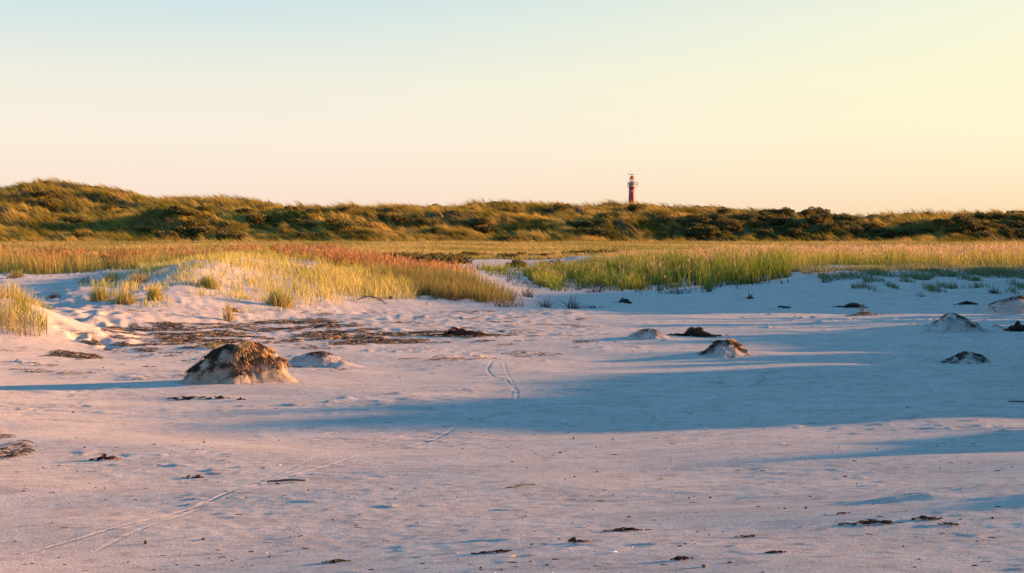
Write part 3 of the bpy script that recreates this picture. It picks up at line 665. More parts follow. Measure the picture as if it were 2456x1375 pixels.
# ------------------------------------------------------------------ sand mounds with dead grass
def mound(px, row, wpx, hpx, label, group=None, steep=.5, tail=1.2, grass=0, mat_=600, seed=0, depth=.55, fringe_tint=.5, undercut=0., dark_left=False, topband=True):
    x0, y0, z0 = hit(px, row-4)
    y0 = y0+.05
    sx = wpx/FPX*y0/2*(1 if undercut else 1.3); h = hpx/FPX*y0*(1.02 if undercut else .84); sy = sx*depth+.05
    root = thing('sand_mound', label, 'sand mound', (x0, y0+sy*.6, z0-.015), group)
    cx, cy = x0, y0+sy*.6
    lr = np.random.default_rng(seed+100)
    def surf(th, t):
        """t 0 rim .. 1 top; peak shifted right by steep"""
        wob = 1+.10*np.sin(2*th+seed)+.07*np.sin(3*th+1.7*seed)+.05*np.sin(5*th+seed*2.3)
        r = (1-t**1.25)
        right = np.clip(np.cos(th), 0, 1)
        left = np.clip(-np.cos(th), 0, 1)
        prof = t+undercut*0
        rr = r*(1+(.35*right*tail)*(1-t)**3+(.16+.12*noise(np.cos(th)*2.5+seed, np.sin(th)*2.5, 107))*np.clip(1-t*2.2, 0, 1)**2)
        zz = h*np.clip(1-(r)**(1.9+.9*right*steep*2), 0, 1)
        rc = np.clip(r, 0, 1); zz = h*(1-rc**((2.1+.5*left*0 if undercut else 2.0)+1.2*steep*right*(1 if undercut else .3)))**(1.0 if undercut else 1.6)
        zz = zz*(1-(.0 if undercut else .22)*left*rc)
        X = sx*(rr*np.cos(th)*wob+steep*.16*t); Y = sy*(rr*np.sin(th)*wob)
        if undercut: # hollow under the root mat on the right and front
            fr = np.clip(np.cos(th+.6), 0, 1)**.7
            inn = undercut*fr*np.exp(-((zz/h-.22)/.16)**2); X = X-inn*sx*np.cos(th); Y = Y-inn*sy*np.sin(th)
            outw = undercut*.35*fr*np.exp(-((zz/h-.55)/.18)**2); X = X+outw*sx*np.cos(th); Y = Y+outw*sy*np.sin(th)
        if undercut:   # rain and wind grooves down the bare face
            gr = .035*sx*noise(th*5+seed, zz/h*1.6, 105)+.02*sx*noise(th*13, zz/h*3, 106); X = X+gr*np.cos(th)*np.clip(r*2, 0, 1); Y = Y+gr*np.sin(th)*np.clip(r*2, 0, 1)
        g = (.09 if undercut else .16)*h*noise(X/(.42*sx)+seed*5, Y/(.3*sx), 99+seed)+.06*h*noise(X/(.2*sx)+seed*3, Y/(.2*sx)+zz/(.3*h), 100+seed)+.02*h*noise(X/(.08*sx)+seed, Y/(.08*sx)+zz/(.1*h), 101)
        zz = zz+g*np.clip(t*4, 0, 1)+.05*h*(np.clip(t*4, 0, 1))
        zz = zz-.05*(1-np.clip(t*7, 0, 1))
        return X, Y, zz
    th, t = np.meshgrid(np.linspace(0, 2*np.pi, 121)[:-1], np.linspace(0, 1, 56)**1.0, indexing='xy')
    X, Y, Zz = surf(th, t)
    k = 120; V = np.stack([X, Y, Zz], -1).reshape(-1, 3); nn = 56
    i = np.arange(nn-1)[:, None]*k; j = np.arange(k)[None]; j2 = (j+1) % k
    F = np.stack([i+j, i+j2, i+k+j2, i+k+j], -1).reshape(-1, 4)
    mesh('sand_body', V, F, M_PACK if undercut else M_SAND, root)
    # matted dark roots lying down the slopes
    def lay(nm, n, sel, l0, l1, w0, w1, ca, cb_, lift=.004, drop=.5, out=.2, messy=.7):
        th = lr.uniform(0, 2*np.pi, n*6); t = lr.uniform(.03, .98, n*6)
        kk = lr.uniform(0, 1, n*6) < sel(th, t); th, t = th[kk][:n], t[kk][:n]; m = len(th)
        if m < 5: return
        ln_ = lr.uniform(l0, l1, m); seg = 4; V = np.zeros((m, 2*(seg+1), 3), np.float32); wd = lr.uniform(w0, w1, m)
        dth = lr.normal(0, .5, m); x_, y_, z_ = surf(th, t)
        # outward direction
        ox, oy = np.cos(th), np.sin(th)*.8; az = np.arctan2(oy, ox)+lr.normal(0, messy, m)
        lf = lr.uniform(lift*.3, lift, m)
        for q in range(seg+1):
            s = q/seg
            xx_ = x_+np.cos(az)*ln_*s*(out+.5*(1-out)); yy_ = y_+np.sin(az)*ln_*s*(out+.5*(1-out))
            zz_ = z_+lf+ln_*(.35*s*(lift > .01)-drop*s*s)
            V[:, 2*q] = np.stack([xx_-np.sin(az)*wd*.5, yy_+np.cos(az)*wd*.5, zz_], -1); V[:, 2*q+1] = np.stack([xx_+np.sin(az)*wd*.5, yy_-np.cos(az)*wd*.5, zz_], -1)
        gz = T(V[..., 0]+cx, V[..., 1]+cy, False)-(z0-.015)+.004
        V[..., 2] = np.maximum(V[..., 2], gz)
        b = (np.arange(m)*2*(seg+1))[:, None, None]; f = np.array([[2*q, 2*q+1, 2*q+3, 2*q+2] for q in range(seg)])[None]
        cq = lr.uniform(0, 1, m); c = mixc(ca, cb_, cq)*(1+lr.normal(0, .25, (m, 1))); c = np.clip(np.repeat(c, 2*(seg+1), axis=0), .01, 1)
        mesh(nm, V.reshape(-1, 3), (b+f).reshape(-1, 4), M_DRY, root, col=c)
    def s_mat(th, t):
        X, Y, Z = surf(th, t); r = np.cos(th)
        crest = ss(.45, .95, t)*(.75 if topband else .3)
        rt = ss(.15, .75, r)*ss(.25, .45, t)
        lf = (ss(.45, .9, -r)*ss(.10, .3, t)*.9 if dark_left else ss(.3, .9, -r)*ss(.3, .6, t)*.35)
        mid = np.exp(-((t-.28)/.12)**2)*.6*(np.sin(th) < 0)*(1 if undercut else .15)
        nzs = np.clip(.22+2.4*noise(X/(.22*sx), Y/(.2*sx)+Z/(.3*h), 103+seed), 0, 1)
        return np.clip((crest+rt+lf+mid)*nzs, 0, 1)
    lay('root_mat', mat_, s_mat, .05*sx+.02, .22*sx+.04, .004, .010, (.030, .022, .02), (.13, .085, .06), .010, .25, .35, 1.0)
    if grass:
        def s_g(th, t): X, Y, Z = surf(th, t); return ss(.05, .6, np.cos(th+.25))*ss(.15, .32, t)*(1-ss(.85, 1, t))*np.clip(.45+1.5*noise(X/(.2*sx), Z/(.2*sx), 104+seed), 0, 1)
        lay('dry_grass', grass, s_g, .06*sx, .26*sx, .0025, .0055, (.42, .20, .07), (.78, .50, .24), .035, .6, .3, 1.2)
    return root
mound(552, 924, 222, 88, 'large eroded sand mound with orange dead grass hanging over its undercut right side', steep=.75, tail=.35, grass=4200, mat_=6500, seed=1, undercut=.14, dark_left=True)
mound(742, 886, 135, 42, 'small smooth sand mound just right of the large grass topped mound', steep=.7, tail=1.5, grass=0, mat_=350, seed=2)
mound(1552, 818, 85, 28, 'small pointed sand mound left of the dark seaweed heap, dark crest', steep=.6, tail=1.6, mat_=330, seed=3)
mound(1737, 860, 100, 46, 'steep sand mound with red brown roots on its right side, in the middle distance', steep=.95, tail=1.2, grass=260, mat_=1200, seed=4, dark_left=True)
mound(2290, 803, 140, 50, 'broad rounded shaded sand mound with dark roots over its top', steep=.4, tail=.8, mat_=900, seed=5)
mound(2440, 758, 150, 50, 'highest of the shaded sand mounds, cut off by the right edge of the picture', steep=.5, tail=.5, grass=160, mat_=1500, seed=6)
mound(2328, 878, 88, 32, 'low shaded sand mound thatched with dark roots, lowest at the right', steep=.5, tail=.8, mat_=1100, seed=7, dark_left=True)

# heaps of washed up seaweed
def heap(px, row, wpx, hpx, label, n=420, seed=0, name='seaweed_clump', cat='seaweed clump', ca=(.03, .022, .02), cb_=(.13, .08, .06), group=None):
    x0, y0, z0 = hit(px, row); lr = np.random.default_rng(seed+500)
    sx = wpx/FPX*y0/2; h = max(hpx/FPX*y0*(.6 if row > 900 else 1), .006)
    x = lr.normal(0, .5, n)*sx; y = lr.normal(0, .28, n)*sx*.5+.12*sx*noise(x/(.5*sx)+seed, 0*x, 6)
    if row > 900: kq = np.clip(.0+1.6*noise(x/(.28*sx)+seed*3, y/(.12*sx), 9), 0, 1) > lr.uniform(0, 1, n); x, y = x[kq], y[kq]; n = len(x)
    env = np.exp(-(x/(.75*sx))**2-(y/(.4*sx))**2)*(.25+1.3*np.clip(noise(x/(.3*sx)+seed, y, 5)+.5, 0, 1))
    z = T(x+x0, y+y0)-z0+lr.uniform(0, 1, n)*h*env
    global rng; keep_ = rng; rng = lr
    f = fibres(x, y, z, .12*sx+.008, .4*sx+.012, .0015+.0003*y0, .003+.0005*y0, h*.2, ca, cb_, lr.uniform(0, 1, n)**2)
    rng = keep_
    o = mesh(name, f[0], f[1], M_DRY, col=f[2]); o.location = (x0, y0, z0)
    return tag(o, label, cat, group)
heap(1672, 808, 85, 15, 'dark brown seaweed heap just beyond the steep red rooted mound', 700, 1)
heap(2446, 796, 60, 15, 'dark seaweed heap at the right edge below the highest mound', 500, 2)
heap(1108, 806, 90, 16, 'thick dark seaweed heap at the right end of the drift line', 700, 3)
heap(450, 958, 80, 7, 'thin dark seaweed strip on the rim of the small hollow below the large mound', 260, 4)
heap(520, 959, 50, 7, 'short seaweed strip at the right end of the hollow rim below the large mound', 180, 5)
heap(577, 963, 24, 6, 'small dark seaweed scrap right of the hollow rim below the large mound', 90, 6)
heap(1632, 1345, 45, 10, 'brown seaweed tuft near the bottom edge right of the centre', 200, 7)
heap(1378, 1303, 55, 11, 'bluish dark seaweed scrap left of and above the white shell', 180, 8)
heap(1500, 1274, 90, 6, 'long thin seaweed strip on the foreground sand above the white shell', 200, 9)
heap(2095, 1258, 110, 7, 'long dark stalky strip leading left from the little sand lump in the right foreground', 240, 10)
heap(2222, 1248, 60, 12, 'dark seaweed on top of the little sand lump in the right foreground', 220, 11)
heap(2275, 1264, 50, 8, 'dark seaweed scrap on the right flank of the little sand lump', 160, 12)
heap(1860, 1328, 48, 7, 'faint brown seaweed scrap near the bottom edge between the tuft and the lump', 130, 13)
heap(2020, 1234, 30, 6, 'tiny seaweed scrap left of and above the long stalky strip', 90, 14)
heap(1185, 1328, 80, 6, 'thin seaweed strip near the bottom edge at the centre', 150, 15)
heap(800, 1350, 70, 6, 'thin seaweed strip at the bottom edge left of the centre', 150, 16)
heap(255, 1104, 70, 16, 'crumbly dark seaweed patch on the left foreground sand', 260, 17)
heap(470, 1147, 60, 7, 'faint seaweed scrap right of the crumbly patch on the left', 110, 18)
heap(1795, 1290, 45, 5, 'faint thin scrap between the shell and the long stalky strip', 90, 19)
heap(2045, 738, 56, 7, 'curved dark seaweed bundle lying on the shaded sand below the right bank', 300, 20)
heap(1500, 729, 30, 12, 'low dark scrap at the foot of the reeds on shaded sand', 160, 22)
heap(2320, 731, 40, 8, 'small dark scrap of weed below the right bank, left of the highest mound', 160, 23)
heap(560, 748, 34, 8, 'pale dead grass scrap under the lone straw tuft on the left dune', 200, 24, name='dead_grass_clump', cat='grass clump', ca=(.3, .2, .1), cb_=(.5, .38, .2))
heap(222, 826, 42, 14, 'pale straw heap in the drift line near the left hummock', 260, 25, name='dead_grass_clump', cat='grass clump', ca=(.4, .27, .15), cb_=(.6, .45, .28))
heap(2070, 757, 60, 6, 'pale straw scrap lying on the streaked sand at the right', 160, 26, name='dead_grass_clump', cat='grass clump', ca=(.3, .2, .12), cb_=(.5, .35, .22))

# grass tufts one can tell apart
def tuft(px, row, wpx, hpx, label, n, ca, cb_, ta, tb, spread=.4, seed=0, name='grass_tuft', cat='grass tuft'):
    global rng; keep_ = rng; rng = np.random.default_rng(seed+900)
    x0, y0, z0 = hit(px, row); sx = wpx/FPX*y0/2; h = hpx/FPX*y0
    x = rng.normal(0, .45, n)*sx; y = rng.normal(0, .3, n)*sx; z = T(x+x0, y+y0)-z0-.01
    H = h*rng.uniform(.35, 1.1, n)*np.exp(-.4*(x/sx)**2); ln = np.stack([x/sx*spread+rng.normal(0, spread*.5, n), rng.normal(0, spread*.6, n)], -1)
    q = rng.uniform(0, 1, n)
    v, f, c = blade_arrays(np.stack([x, y, z], -1), H, rng.uniform(.005, .009, n)*(1+.02*y0), ln, 1.6, 3, jit(mixc(ca, cb_, q)), jit(mixc(ta, tb, q)))
    o = mesh(name, v, f, M_GRASS, col=c); o.location = (x0, y0, z0); rng = keep_
    return tag(o, label, cat)
YB_, SB_ = (.24, .22, .07), (.42, .30, .13)
tuft(38, 668, 38, 24, 'small isolated tuft on the blue shaded sand at the far left', 260, (.2, .2, .06), SB_, (.16, .19, .05), (.42, .32, .12), seed=1)
tuft(240, 722, 46, 40, 'bushy green tuft, leftmost on the front slope of the low dune', 420, YB_, SB_, (.2, .26, .06), (.5, .42, .13), seed=2)
tuft(370, 722, 34, 40, 'bright gold green tuft in the middle of the front slope of the low dune', 420, YB_, SB_, (.36, .36, .06), (.6, .42, .1), .25, seed=3)
tuft(300, 728, 60, 38, 'wide loose tuft between the bushy green and the bright gold tufts', 380, YB_, SB_, (.28, .31, .07), (.55, .44, .16), seed=4)
tuft(549, 770, 22, 52, 'lone tall straw tuft standing on bare sand below the low dune', 160, (.5, .38, .2), (.5, .38, .2), (.5, .38, .16), (.6, .47, .24), .3, seed=5)
tuft(330, 680, 56, 30, 'low straw tuft with a tall stem on the shaded top of the low dune', 260, (.3, .22, .1), SB_, (.45, .33, .15), (.55, .42, .2), .5, seed=6)
tuft(500, 690, 44, 36, 'green tuft on the crown of the low dune', 360, YB_, SB_, (.26, .3, .07), (.5, .45, .14), .3, seed=7)
tuft(670, 735, 60, 52, 'broad pale tuft at the right foot of the low dune slope', 600, YB_, SB_, (.36, .36, .1), (.56, .48, .16), .35, seed=8)
tuft(2340, 674, 26, 14, 'small olive tuft sticking out on the shaded right bank', 200, (.12, .12, .05), (.25, .2, .1), (.2, .2, .07), (.36, .3, .13), .4, seed=9)
tuft(515, 838, 26, 26, 'little green weed growing in the drift line behind the large mound', 60, (.15, .16, .05), SB_, (.2, .26, .06), (.45, .4, .12), .5, seed=10)
tuft(2066, 752, 14, 22, 'small pale straw tuft on streaked sand at the right', 50, (.5, .38, .26), SB_, (.5, .38, .26), (.6, .48, .34), .3, seed=11)
# dead sprigs in the shaded sand
DK = (.045, .045, .04)
for i_, (px, row, w_, h_, lb) in enumerate([
    (1312, 738, 50, 32, 'leafless dark sprig, leftmost of three at the edge of the shaded sand'),
    (1375, 741, 44, 40, 'leafless dark sprig, middle of three at the edge of the shaded sand'),
    (1262, 712, 46, 40, 'leafless dark sprig beside the end of the brown grass'),
    (1418, 740, 60, 10, 'low dark twiggy scrap right of the leafless sprigs'),
    (1215, 736, 70, 24, 'tangled dead sprig below the end of the brown grass'),
    (1430, 702, 60, 26, 'dead sprig below the left part of the green reeds'),
    (1620, 706, 70, 26, 'dead sprig below the right part of the green reeds'),
    (2385, 705, 26, 22, 'small dark sprig at the foot of the right bank'),
    (78, 648, 34, 20, 'grey dead sprig on the shaded dune top at the far left'),
    (128, 716, 26, 20, 'forked dead sprig on the shaded sand left of the footprints'),
    (205, 680, 40, 26, 'pale dead sprig on the shaded dune top left of the straw tuft'),
    (268, 676, 40, 30, 'tilted dead sprig on the shaded dune top beside the straw tuft')]):
    tuft(px, row, w_, h_, lb, 70, DK, (.10, .08, .07), DK, (.14, .11, .09), .9, seed=30+i_, name='dead_sprig', cat='sprig')

# driftwood, pebbles, shell
def stick(px0, r0, px1, r1, rad_, label, z=.008, wav=.02, name='driftwood', twigs=None, cat='driftwood', col=None):
    a = np.array(hit(px0, r0)); b = np.array(hit(px1, r1)); c = (a+b)/2; lr = np.random.default_rng(int(px0+r0))
    n = 12; t = np.linspace(0, 1, n)[:, None]; p = a*(1-t)+b*t-c
    L_ = np.linalg.norm(b-a); p[:, 2] = T(p[:, 0]+c[0], p[:, 1]+c[1])-c[2]+z+.5*rad_
    p[1:-1] += lr.normal(0, wav*L_*.4, (n-2, 3))*np.array([.3, .5, .25]); p[:, 2] += wav*L_*1.5*np.sin(np.pi*t[:, 0])
    mb = MB(); mb.tube(p, rad_*(.7+.3*np.sin(np.pi*t[:, 0])), 7)
    for tw in (twigs or []):
        q = p[int(tw[0]*(n-1))]; e = np.array(tw[1])*L_; s = np.linspace(0, 1, 6)[:, None]
        mb.tube(q+e*s+np.array([0, 0, -.3*abs(e).max()])*s*s*(tw[2]), rad_*(.7-.5*s[:, 0]), 6)
    o = mb.build(name, col or M_WOOD); o.location = c
    return tag(o, label, cat)
stick(855, 722, 928, 731, .014, 'bent driftwood branch with forked end lying at the foot of the low dune', wav=.12, twigs=[(.9, (-.16, 0, .0), .3), (.85, (.04, -.1, .12), .5), (.95, (-.10, .2, .14), .2)])
stick(640, 1160, 733, 1158, .008, 'straight slender stick in the left foreground', wav=.01)
stick(1230, 1172, 1283, 1167, .005, 'small curved twig in the centre foreground', wav=.03)
stick(1866, 739, 1896, 741, .022, 'short dark stick on the shaded sand below the right bank', wav=.01, col=M_DARK)
stick(2025, 739, 2070, 740, .030, 'dark arched driftwood limb on the shaded sand below the right bank', wav=.10, col=M_DARK, twigs=[(.85, (.25, 0, .05), .3)])
stick(1790, 719, 1806, 718, .03, 'forked dark driftwood stump alone on the shaded sand', wav=.04, col=M_DARK, twigs=[(.5, (-.1, 0, .7), .2), (.6, (.35, .1, .55), .1)])
stick(2418, 967, 2470, 969, .007, 'thin dark stick at the right edge above the lit sand tongue', wav=.01, col=M_DARK)
stick(2380, 784, 2412, 797, .008, 'thin red brown root reaching out right of the broad mound', wav=.05)
def rock(px, row, r, label, m, sq=(1, .9, .8), name='pebble', cat='pebble', seed=0):
    x0, y0, z0 = hit(px, row); lr = np.random.default_rng(seed+70)
    th, ph = np.meshgrid(np.linspace(0, 2*np.pi, 15)[:-1], np.linspace(0, np.pi, 9), indexing='xy')
    d = 1+.22*noise(3*np.cos(th)*np.sin(ph)+seed, 3*np.sin(th)*np.sin(ph)+2*np.cos(ph), 7)
    V = np.stack([r*sq[0]*d*np.sin(ph)*np.cos(th), r*sq[1]*d*np.sin(ph)*np.sin(th), r*sq[2]*d*np.cos(ph)], -1).reshape(-1, 3)
    k = 14; i = np.arange(8)[:, None]*k; j = np.arange(k)[None]; j2 = (j+1) % k
    F = np.stack([i+j, i+k+j, i+k+j2, i+j2], -1).reshape(-1, 4)
    o = mesh(name, V, F, m); o.location = (x0, y0, float(T(np.array([x0]), np.array([y0]))[0])+r*sq[2]*.5); return tag(o, label, cat)
rock(350, 1306, .012, 'dark reddish pebble in the left foreground', M_STONE, (.9, .8, 1.1), seed=1)
rock(1689, 1361, .011, 'round dark pebble at the bottom edge right of the centre', M_STONE, seed=2)
rock(648, 1338, .008, 'small dark pebble near the bottom edge left of the centre', M_STONE, seed=3)
rock(1378, 1146, .007, 'tiny dark pebble, lower of two in the centre foreground', M_STONE, seed=4)
rock(1433, 1133, .007, 'tiny dark pebble, upper of two in the centre foreground', M_STONE, seed=5)
rock(1704, 1196, .008, 'lone dark pebble right of the centre foreground', M_STONE, seed=6)
rock(740, 1179, .008, 'small dark pebble just below the slender stick', M_STONE, seed=7)
rock(938, 719, .045, 'dark lump beside the forked driftwood branch', M_DARK, (1.1, .9, 1.0), seed=8)
rock(252, 1172, .006, 'small dark pebble below the crumbly seaweed patch', M_STONE, seed=9)
rock(141, 1352-12, .006, 'tiny dark pebble in the bottom left corner', M_STONE, seed=10)
def shell_(px, row, r, label):
    x0, y0, z0 = hit(px, row); th, t = np.meshgrid(np.linspace(-1.1, 1.1, 23), np.linspace(0.02, 1, 10), indexing='xy')
    rr = r*t*(1+.03*np.cos(th*26)); V = np.stack([rr*np.sin(th)*1.2, rr*np.cos(th)-r*.5, r*.42*np.sin(np.pi*np.clip(t*.8+.1, 0, 1))*np.cos(th*.8)+.03*r*np.cos(th*26)*t], -1)
    V2 = V.copy(); V2[..., 2] -= r*.06; n = V[..., 0].size; i = np.arange(9)[:, None]*23; j = np.arange(22)[None]
    F = np.stack([i+j, i+j+1, i+24+j, i+23+j], -1).reshape(-1, 4)
    o = mesh('shell', np.concatenate([V.reshape(-1, 3), V2.reshape(-1, 3)]), [F, F[:, ::-1]+n], M_SHELL); o.location = (x0, y0, float(T(np.array([x0]), np.array([y0]))[0])+.003)
    return tag(o, label, 'shell')
shell_(1472, 1328, .020, 'white seashell in the foreground near the bottom edge')
shell_(1877, 1066, .022, 'pale seashell on the lit sand between the two shadow bands')
shell_(137, 1337, .008, 'tiny white shell in the bottom left corner')
shell_(318, 994, .02, 'white shell fragment on the sand below left of the large mound')

# ------------------------------------------------------------------ bushes
def bush_mesh(seed, flat_=.8):
    lr = np.random.default_rng(seed); lobes = []
    for _ in range(9): lobes.append((lr.uniform(-.62, .62), lr.uniform(-.5, .5), lr.uniform(.3, .8)*flat_, lr.uniform(.26, .48)))
    P = []
    for lx, ly, lz, r in lobes:
        n = 130; d = lr.normal(0, 1, (n, 3)); d /= np.linalg.norm(d, axis=1)[:, None]; rr = r*lr.uniform(.55, 1.08, n)[:, None]
        P.append(np.array([lx, ly, lz])+d*rr*np.array([1, 1, .8]))
    P = np.concatenate(P); P = P[P[:, 2] > .02]; n = len(P)
    a = lr.normal(0, 1, (n, 3)); a /= np.linalg.norm(a, axis=1)[:, None]; b = np.cross(a, lr.normal(0, 1, (n, 3))); b /= np.linalg.norm(b, axis=1)[:, None]
    s = lr.uniform(.05, .11, n)[:, None]
    V = np.stack([P-a*s, P+b*s*.6, P+a*s, P-b*s*.6], 1).reshape(-1, 3); F = np.arange(4*n).reshape(-1, 4)
    q = lr.uniform(0, 1, n); c = mixc((.055, .065, .022), (.12, .10, .038), q); c[lr.uniform(0, 1, n) < .12] = (.18, .09, .035)
    c = np.repeat(c, 4, axis=0)
    crown = mesh('crown', V, F, M_BUSH, col=c, link=False, smooth=False)
    mb = MB()
    for lx, ly, lz, r in lobes:
        t = np.linspace(0, 1, 6)[:, None]; e = np.array([lx, ly, lz+r*.3]); mb.tube(np.array([[0, 0, -.1]])+(e-np.array([0, 0, -.1]))*t+np.array([0, 0, .15])*np.sin(np.pi*t), .045*(1-.7*t[:, 0]), 5)
    stem = mesh('stems', np.concatenate(mb.V), [f for fs in mb.F for f in fs], M_WOOD, link=False)
    return crown, stem
BM = [bush_mesh(s) for s in (11, 12, 13, 14, 15)]
BLOW = [bush_mesh(s, .55) for s in (21, 22, 23)]
def bush(x, y, z, s, sz, label, group, low=False, name='dune_shrub'):
    root = thing(name, label, 'shrub', (x, y, z), group)
    cr, st = (BLOW if low else BM)[rng.integers(0, 3 if low else 5)]
    root.rotation_euler = (0, 0, rng.uniform(0, 6.28)); root.scale = (s, s, sz)
    for nm, me in (('crown', cr), ('stems', st)):
        o = bpy.data.objects.new(nm, me); C.objects.link(o); o.parent = root
    return root
def on_dune(px, row):
    a, b, c = ray(px, row); t = np.linspace(150, 215, 900); x = a*t; y = b*t; z = CAMZ+c*t; g = TD(x, y)
    i = np.argmax(z < g)
    if i == 0: return None
    return x[i], y[i], g[i]
def zone(px):
    return ('on the high dune at the far left' if px < 260 else 'on the slope right of the high dune' if px < 600 else 'on the dune left of the centre' if px < 1000
            else 'on the dune just left of the lighthouse' if px < 1460 else 'on the dune below the lighthouse' if px < 1655 else 'on the dune slope right of the lighthouse' if px < 2115 else 'on the golden slope at the far right' if px < 2230 else 'on the dune at the right edge')
def level(row): return 'upper' if row < 528 else 'middle' if row < 556 else 'lowest'
def slope_bush(px, row, s, sz, look):
    h = on_dune(px, row)
    if h is None: return
    lv = level(row); gp = '%s bushes %s' % (lv, zone(px))
    bush(*h, s, sz, '%s %s, %s' % (look, zone(px), {'upper': 'near the crest', 'middle': 'halfway up', 'lowest': 'at the foot'}[lv]), gp)
for _ in range(150):          # dense thicket right of the lighthouse
    px = rng.uniform(1655, 2110); row = rng.uniform(505, 578)
    if px < 1720 and row < 520: continue
    if px > 1960 and row < 530+rng.uniform(-10, 20): continue
    if fbm(px/70, row/22, 2, 130) < -.28: continue
    s = rng.uniform(.6, 1.6); slope_bush(px, row, s, s*rng.uniform(.5, .9), 'dark thicket bush')
for _ in range(46):
    px = rng.uniform(2230, 2470); row = rng.uniform(518, 575)
    if px < 2290 and rng.uniform() < .5: continue
    s = rng.uniform(.7, 1.6); slope_bush(px, row, s, s*rng.uniform(.5, .9), 'dark olive bush')
SPOTS = [(20,575),(70,560),(95,470),(180,540),(190,575),(205,572),(230,515),(300,520),(260,505),(290,503),(120,500),(150,497),(330,516),(345,556),(355,562),(375,560),(400,575),(425,558),(470,545),(455,560),(480,572),(500,575),(525,560),(540,573),(560,578),(440,515),(470,518),(490,505),(420,503),
    (610,540),(640,530),(655,545),(690,555),(720,540),(735,552),(745,575),(790,560),(800,548),(830,556),(840,578),(860,580),(920,520),(950,515),(980,530),(1010,535),(1030,548),(1050,560),(1140,545),(1150,540),(1165,560),(1160,588),(1240,580),(1255,584),(1270,584),(1285,588),(1230,582),(1375,545),(1390,540),(1400,548),(1415,555),(1430,545),(1445,552),(1455,565),(1440,575),(1405,565),(1420,570),(1385,560),
    (1470,520),(1530,508),(1560,512),(1590,528),(1620,540),(1640,555),(1600,570),(1630,575),(1140,512),(1180,516),(1220,518),(1250,512),(1310,512),(1350,505),(700,508),(760,512),(830,510),(880,512),(640,505),(600,512),
    (2130,565),(2150,570),(2170,560),(2195,572),(2205,555),(2120,540),(2180,540),(2222,560)]
for px, row in SPOTS:
    s = rng.uniform(.8, 1.7); slope_bush(px+rng.normal(0, 5), row+rng.normal(0, 2), s, s*rng.uniform(.5, .8), 'dark bush in marram')
CR = [(2,455),(25,443),(45,437),(62,432),(80,428),(95,426),(105,425),(118,428),(212,442),(232,450),(800,499),(815,498),(838,500),(880,498),(910,500),(1000,498),(1350,490),(1440,491),(1465,490),(1485,492),(1405,494),(1560,492),(1795,502),(1812,505),(2290,518),(2440,510),(2452,512),(2425,511),(1180,490),(1240,493)]
for px, row in CR:
    y = 200.; x = pxx(px, y); z = float(TD(np.array([x]), np.array([y]))[0])
    s = rng.uniform(.5, .95); bush(x, y, z-.1, s*1.2, s*.8, 'small bush against the sky %s' % zone(px), 'skyline bushes %s' % zone(px))
for _ in range(85):            # low dark scrub across the middle
    px = rng.uniform(690, 1110); y = rng.uniform(60, 68)
    x = pxx(px, y); bush(x, y, float(T(np.array([x]), np.array([y]), False)[0]), rng.uniform(.45, .8), rng.uniform(.38, .6), 'low dark scrub bush in the band between the meadow and the rust coloured grass', 'low scrub bushes in the dark band across the meadow', True, 'low_scrub')
for px, y, s in [(1245,59,.42),(1305,60,.3),(1335,59.5,.34),(1228,60,.3)]:
    x = pxx(px, y); bush(x, y, float(T(np.array([x]), np.array([y]), False)[0]), s, s*1.2, 'small round bush standing on the pale sand beyond the reeds', 'small round bushes on the pale sand', True, 'low_scrub')
for _ in range(34):
    px = rng.uniform(1370, 1480); y = rng.uniform(76, 82); x = pxx(px, y)
    if rng.uniform() < .5: px = rng.uniform(1100, 1370); y = rng.uniform(75, 80); x = pxx(px, y)
    bush(x, y, float(T(np.array([x]), np.array([y]), False)[0]), rng.uniform(.35, .6), rng.uniform(.25, .45), 'low olive scrub bush on the meadow edge behind the pale sand', 'low scrub bushes behind the pale sand', True, 'low_scrub')

# ------------------------------------------------------------------ lighthouse
M_RED = m_plain('red_paint', (.46, .04, .06), .55, .12, 1.2)
M_CAP = m_plain('red_dome', (.50, .04, .018), .45, .08, 2)
M_CREAM = m_plain('cream_paint', (.44, .41, .36), .6, .12, 2)
M_GREYM = m_plain('grey_metal', (.22, .22, .21), .5, .1, 3)
M_WHITE = m_plain('white_trim', (.6, .56, .54), .6, .08, 3)
M_DKW = m_plain('dark_window', (.03, .03, .035), .25, .1, 3)
gm, gt, go = mat('lantern_glass'); gb = gt.nodes.new('ShaderNodeBsdfGlass'); gb.inputs['Roughness'].default_value = .02; gb.inputs['IOR'].default_value = 1.02; gt.links.new(gb.outputs[0], go.inputs[0])
LY = 1300.; LX = pxx(1515.3, LY)
def zr(row): return hrow(row, LY)
lh = thing('lighthouse', 'tall red lighthouse with a grey gallery and radar bar rising behind the dunes', 'lighthouse', (LX, LY, 0))
zt = zr(449)
mb = MB(); mb.lathe([(4.3, -1), (4.2, 1), (3.9, 6), (3.55, 14), (3.35, zr(492)), (3.2, zr(478)), (2.95, zr(465)), (2.85, zr(455)), (2.9, zt-.8), (3.3, zt-.2), (4.2, zt)], 40); mb.build('tower', M_RED, lh)
mb = MB(); mb.lathe([(0.2, zt+.02), (4.35, zt+.02), (4.35, zt+.45), (0.2, zt+.45)], 40); g0 = mb.build('gallery', M_CREAM, lh)
def rail(z0, z1, r, n, name, m, par):
    mb = MB()
    for k in range(n):
        a = 2*math.pi*k/n; mb.tube([(r*math.cos(a), r*math.sin(a), z0), (r*math.cos(a), r*math.sin(a), z1)], .07, 5)
    for z in np.linspace(z0, z1, 4)[1:]:
        th = np.linspace(0, 2*np.pi, 33); mb.tube(np.stack([r*np.cos(th), r*np.sin(th), 0*th+z], -1), .07, 5, False)
    return mb.build(name, m, par)
z1 = zr(440)
rail(zt+.45, z1+.2, 4.2, 22, 'railing', M_GREYM, g0)
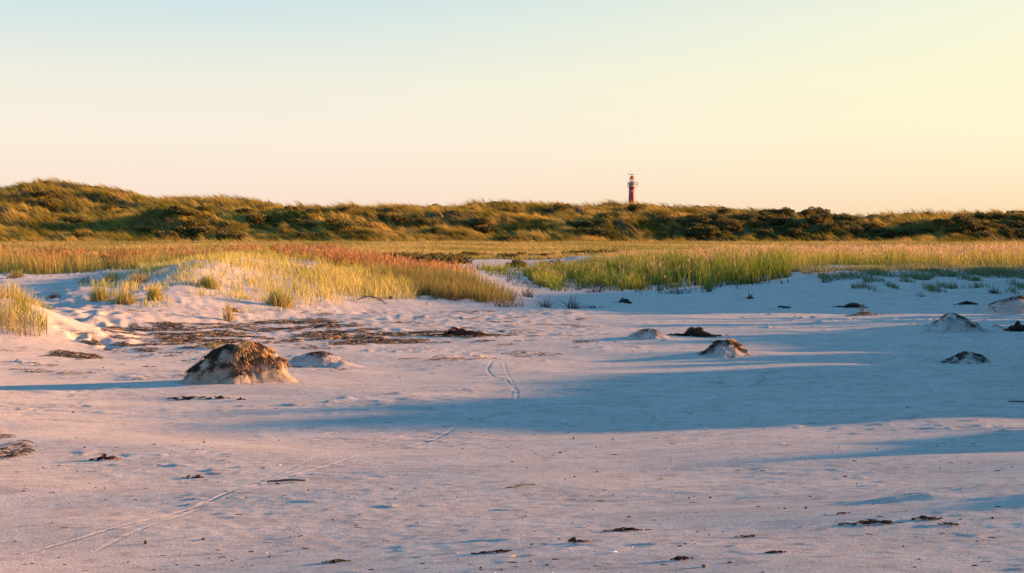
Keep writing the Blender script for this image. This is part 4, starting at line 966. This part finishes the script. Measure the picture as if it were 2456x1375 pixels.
mb = MB(); mb.lathe([(2.75, zt+.45), (2.75, z1), (3.1, z1+.02), (3.1, z1+.25), (2.4, z1+.27)], 32); mb.build('watch_room', M_CREAM, lh)
mb = MB()
for k in range(8):
    a = 2*math.pi*(k+.5)/8; mb.box((2.76*math.cos(a), 2.76*math.sin(a), (zt+z1)/2+.4), (.04, .45, .75), a)
mb.build('watch_room_window', M_DKW, lh)
mb = MB(); mb.lathe([(2.9, z1+.28), (3.75, z1+.3), (3.75, z1+.45), (2.2, z1+.47)], 32); g1 = mb.build('upper_gallery', M_GREYM, lh)
rail(z1+.45, z1+1.5, 3.65, 16, 'railing', M_GREYM, g1)
z2 = zr(430.6)
mb = MB(); mb.lathe([(1.85, z1+.47), (1.85, z2)], 24); mb.build('lantern_glass', gm, lh)
mb = MB()
for k in range(8):
    a = 2*math.pi*k/8; mb.tube([(1.95*math.cos(a), 1.95*math.sin(a), z1+.4), (1.95*math.cos(a), 1.95*math.sin(a), z2+.1)], .12, 5)
mb.build('glazing_bars', M_WHITE, lh)
mb = MB(); mb.lathe([(.1, z1+.5), (.5, z1+.6), (.75, z1+1.3), (.8, z1+1.9), (.5, z1+2.6), (.1, z1+2.8)], 16); mb.build('lamp_lens', M_GREYM, lh)
z3 = zr(421.3)
R0 = 2.75; pr = [(1.9, z2-.05), (R0+.15, z2), (R0+.1, z2+.25), (2.2, z2+.45)]+[(2.2*math.cos(a)**.8, z2+.45+(z3-z2-.45)*math.sin(a)) for a in np.linspace(.15, 1.5, 10)]+[(.05, z3)]
mb = MB(); mb.lathe(pr, 32); dm = mb.build('dome', M_CAP, lh)
mb = MB(); mb.tube([(0, 0, z3-.1), (0, 0, z3+.9)], .28, 8); mb.build('finial', M_CREAM, dm)
mb = MB(); mb.box((-.1, 0, z3+1.05), (4.2, .35, .22)); mb.build('radar_antenna', M_GREYM, lh)
mb = MB(); mb.tube([(-1.45, -2.9, z1), (-1.45, -2.9, zr(408))], .09, 5); mb.build('mast', M_WHITE, lh)
mb = MB(); mb.tube([(5.2, -.4, zr(446.5)), (5.2, -.4, zr(436))], .26, 6); mb.tube([(4.2, -.4, zr(443)), (5.2, -.4, zr(443))], .08, 5); mb.tube([(4.2, -.4, zr(439)), (5.2, -.4, zr(439))], .08, 5)
mb.build('panel_antenna', m_plain('green_grey', (.06, .10, .07), .6), lh)
zc = zr(459.5)
for k in range(12):
    a = -math.pi/2+(k-.35)*2*math.pi/12; r = 2.93
    mb = MB(); th = np.linspace(0, 2*np.pi, 13); e = .62
    ly = e*np.sign(np.cos(th))*np.abs(np.cos(th))**.6; lz = 1.0*np.sign(np.sin(th))*np.abs(np.sin(th))**.6
    mb.tube(np.stack([r*math.cos(a)-ly*math.sin(a), r*math.sin(a)+ly*math.cos(a), zc+lz], -1), .10, 5, False)
    fo = mb.build('porthole', M_WHITE, lh)
    mb = MB(); mb.box(((r-.03)*math.cos(a), (r-.03)*math.sin(a), zc), (.04, .5, .85), a); mb.build('pane', M_RED, fo)
for zz_, a in ((zr(477), -2.75), (zr(487), -2.2)):
    mb = MB(); r = 3.28; mb.box((r*math.cos(a), r*math.sin(a), zz_), (.08, .35, .6), a); mb.build('window', M_DKW, lh)
print('bushes', sum(1 for o in bpy.data.objects if o.name.startswith(('dune_shrub', 'low_scrub'))))
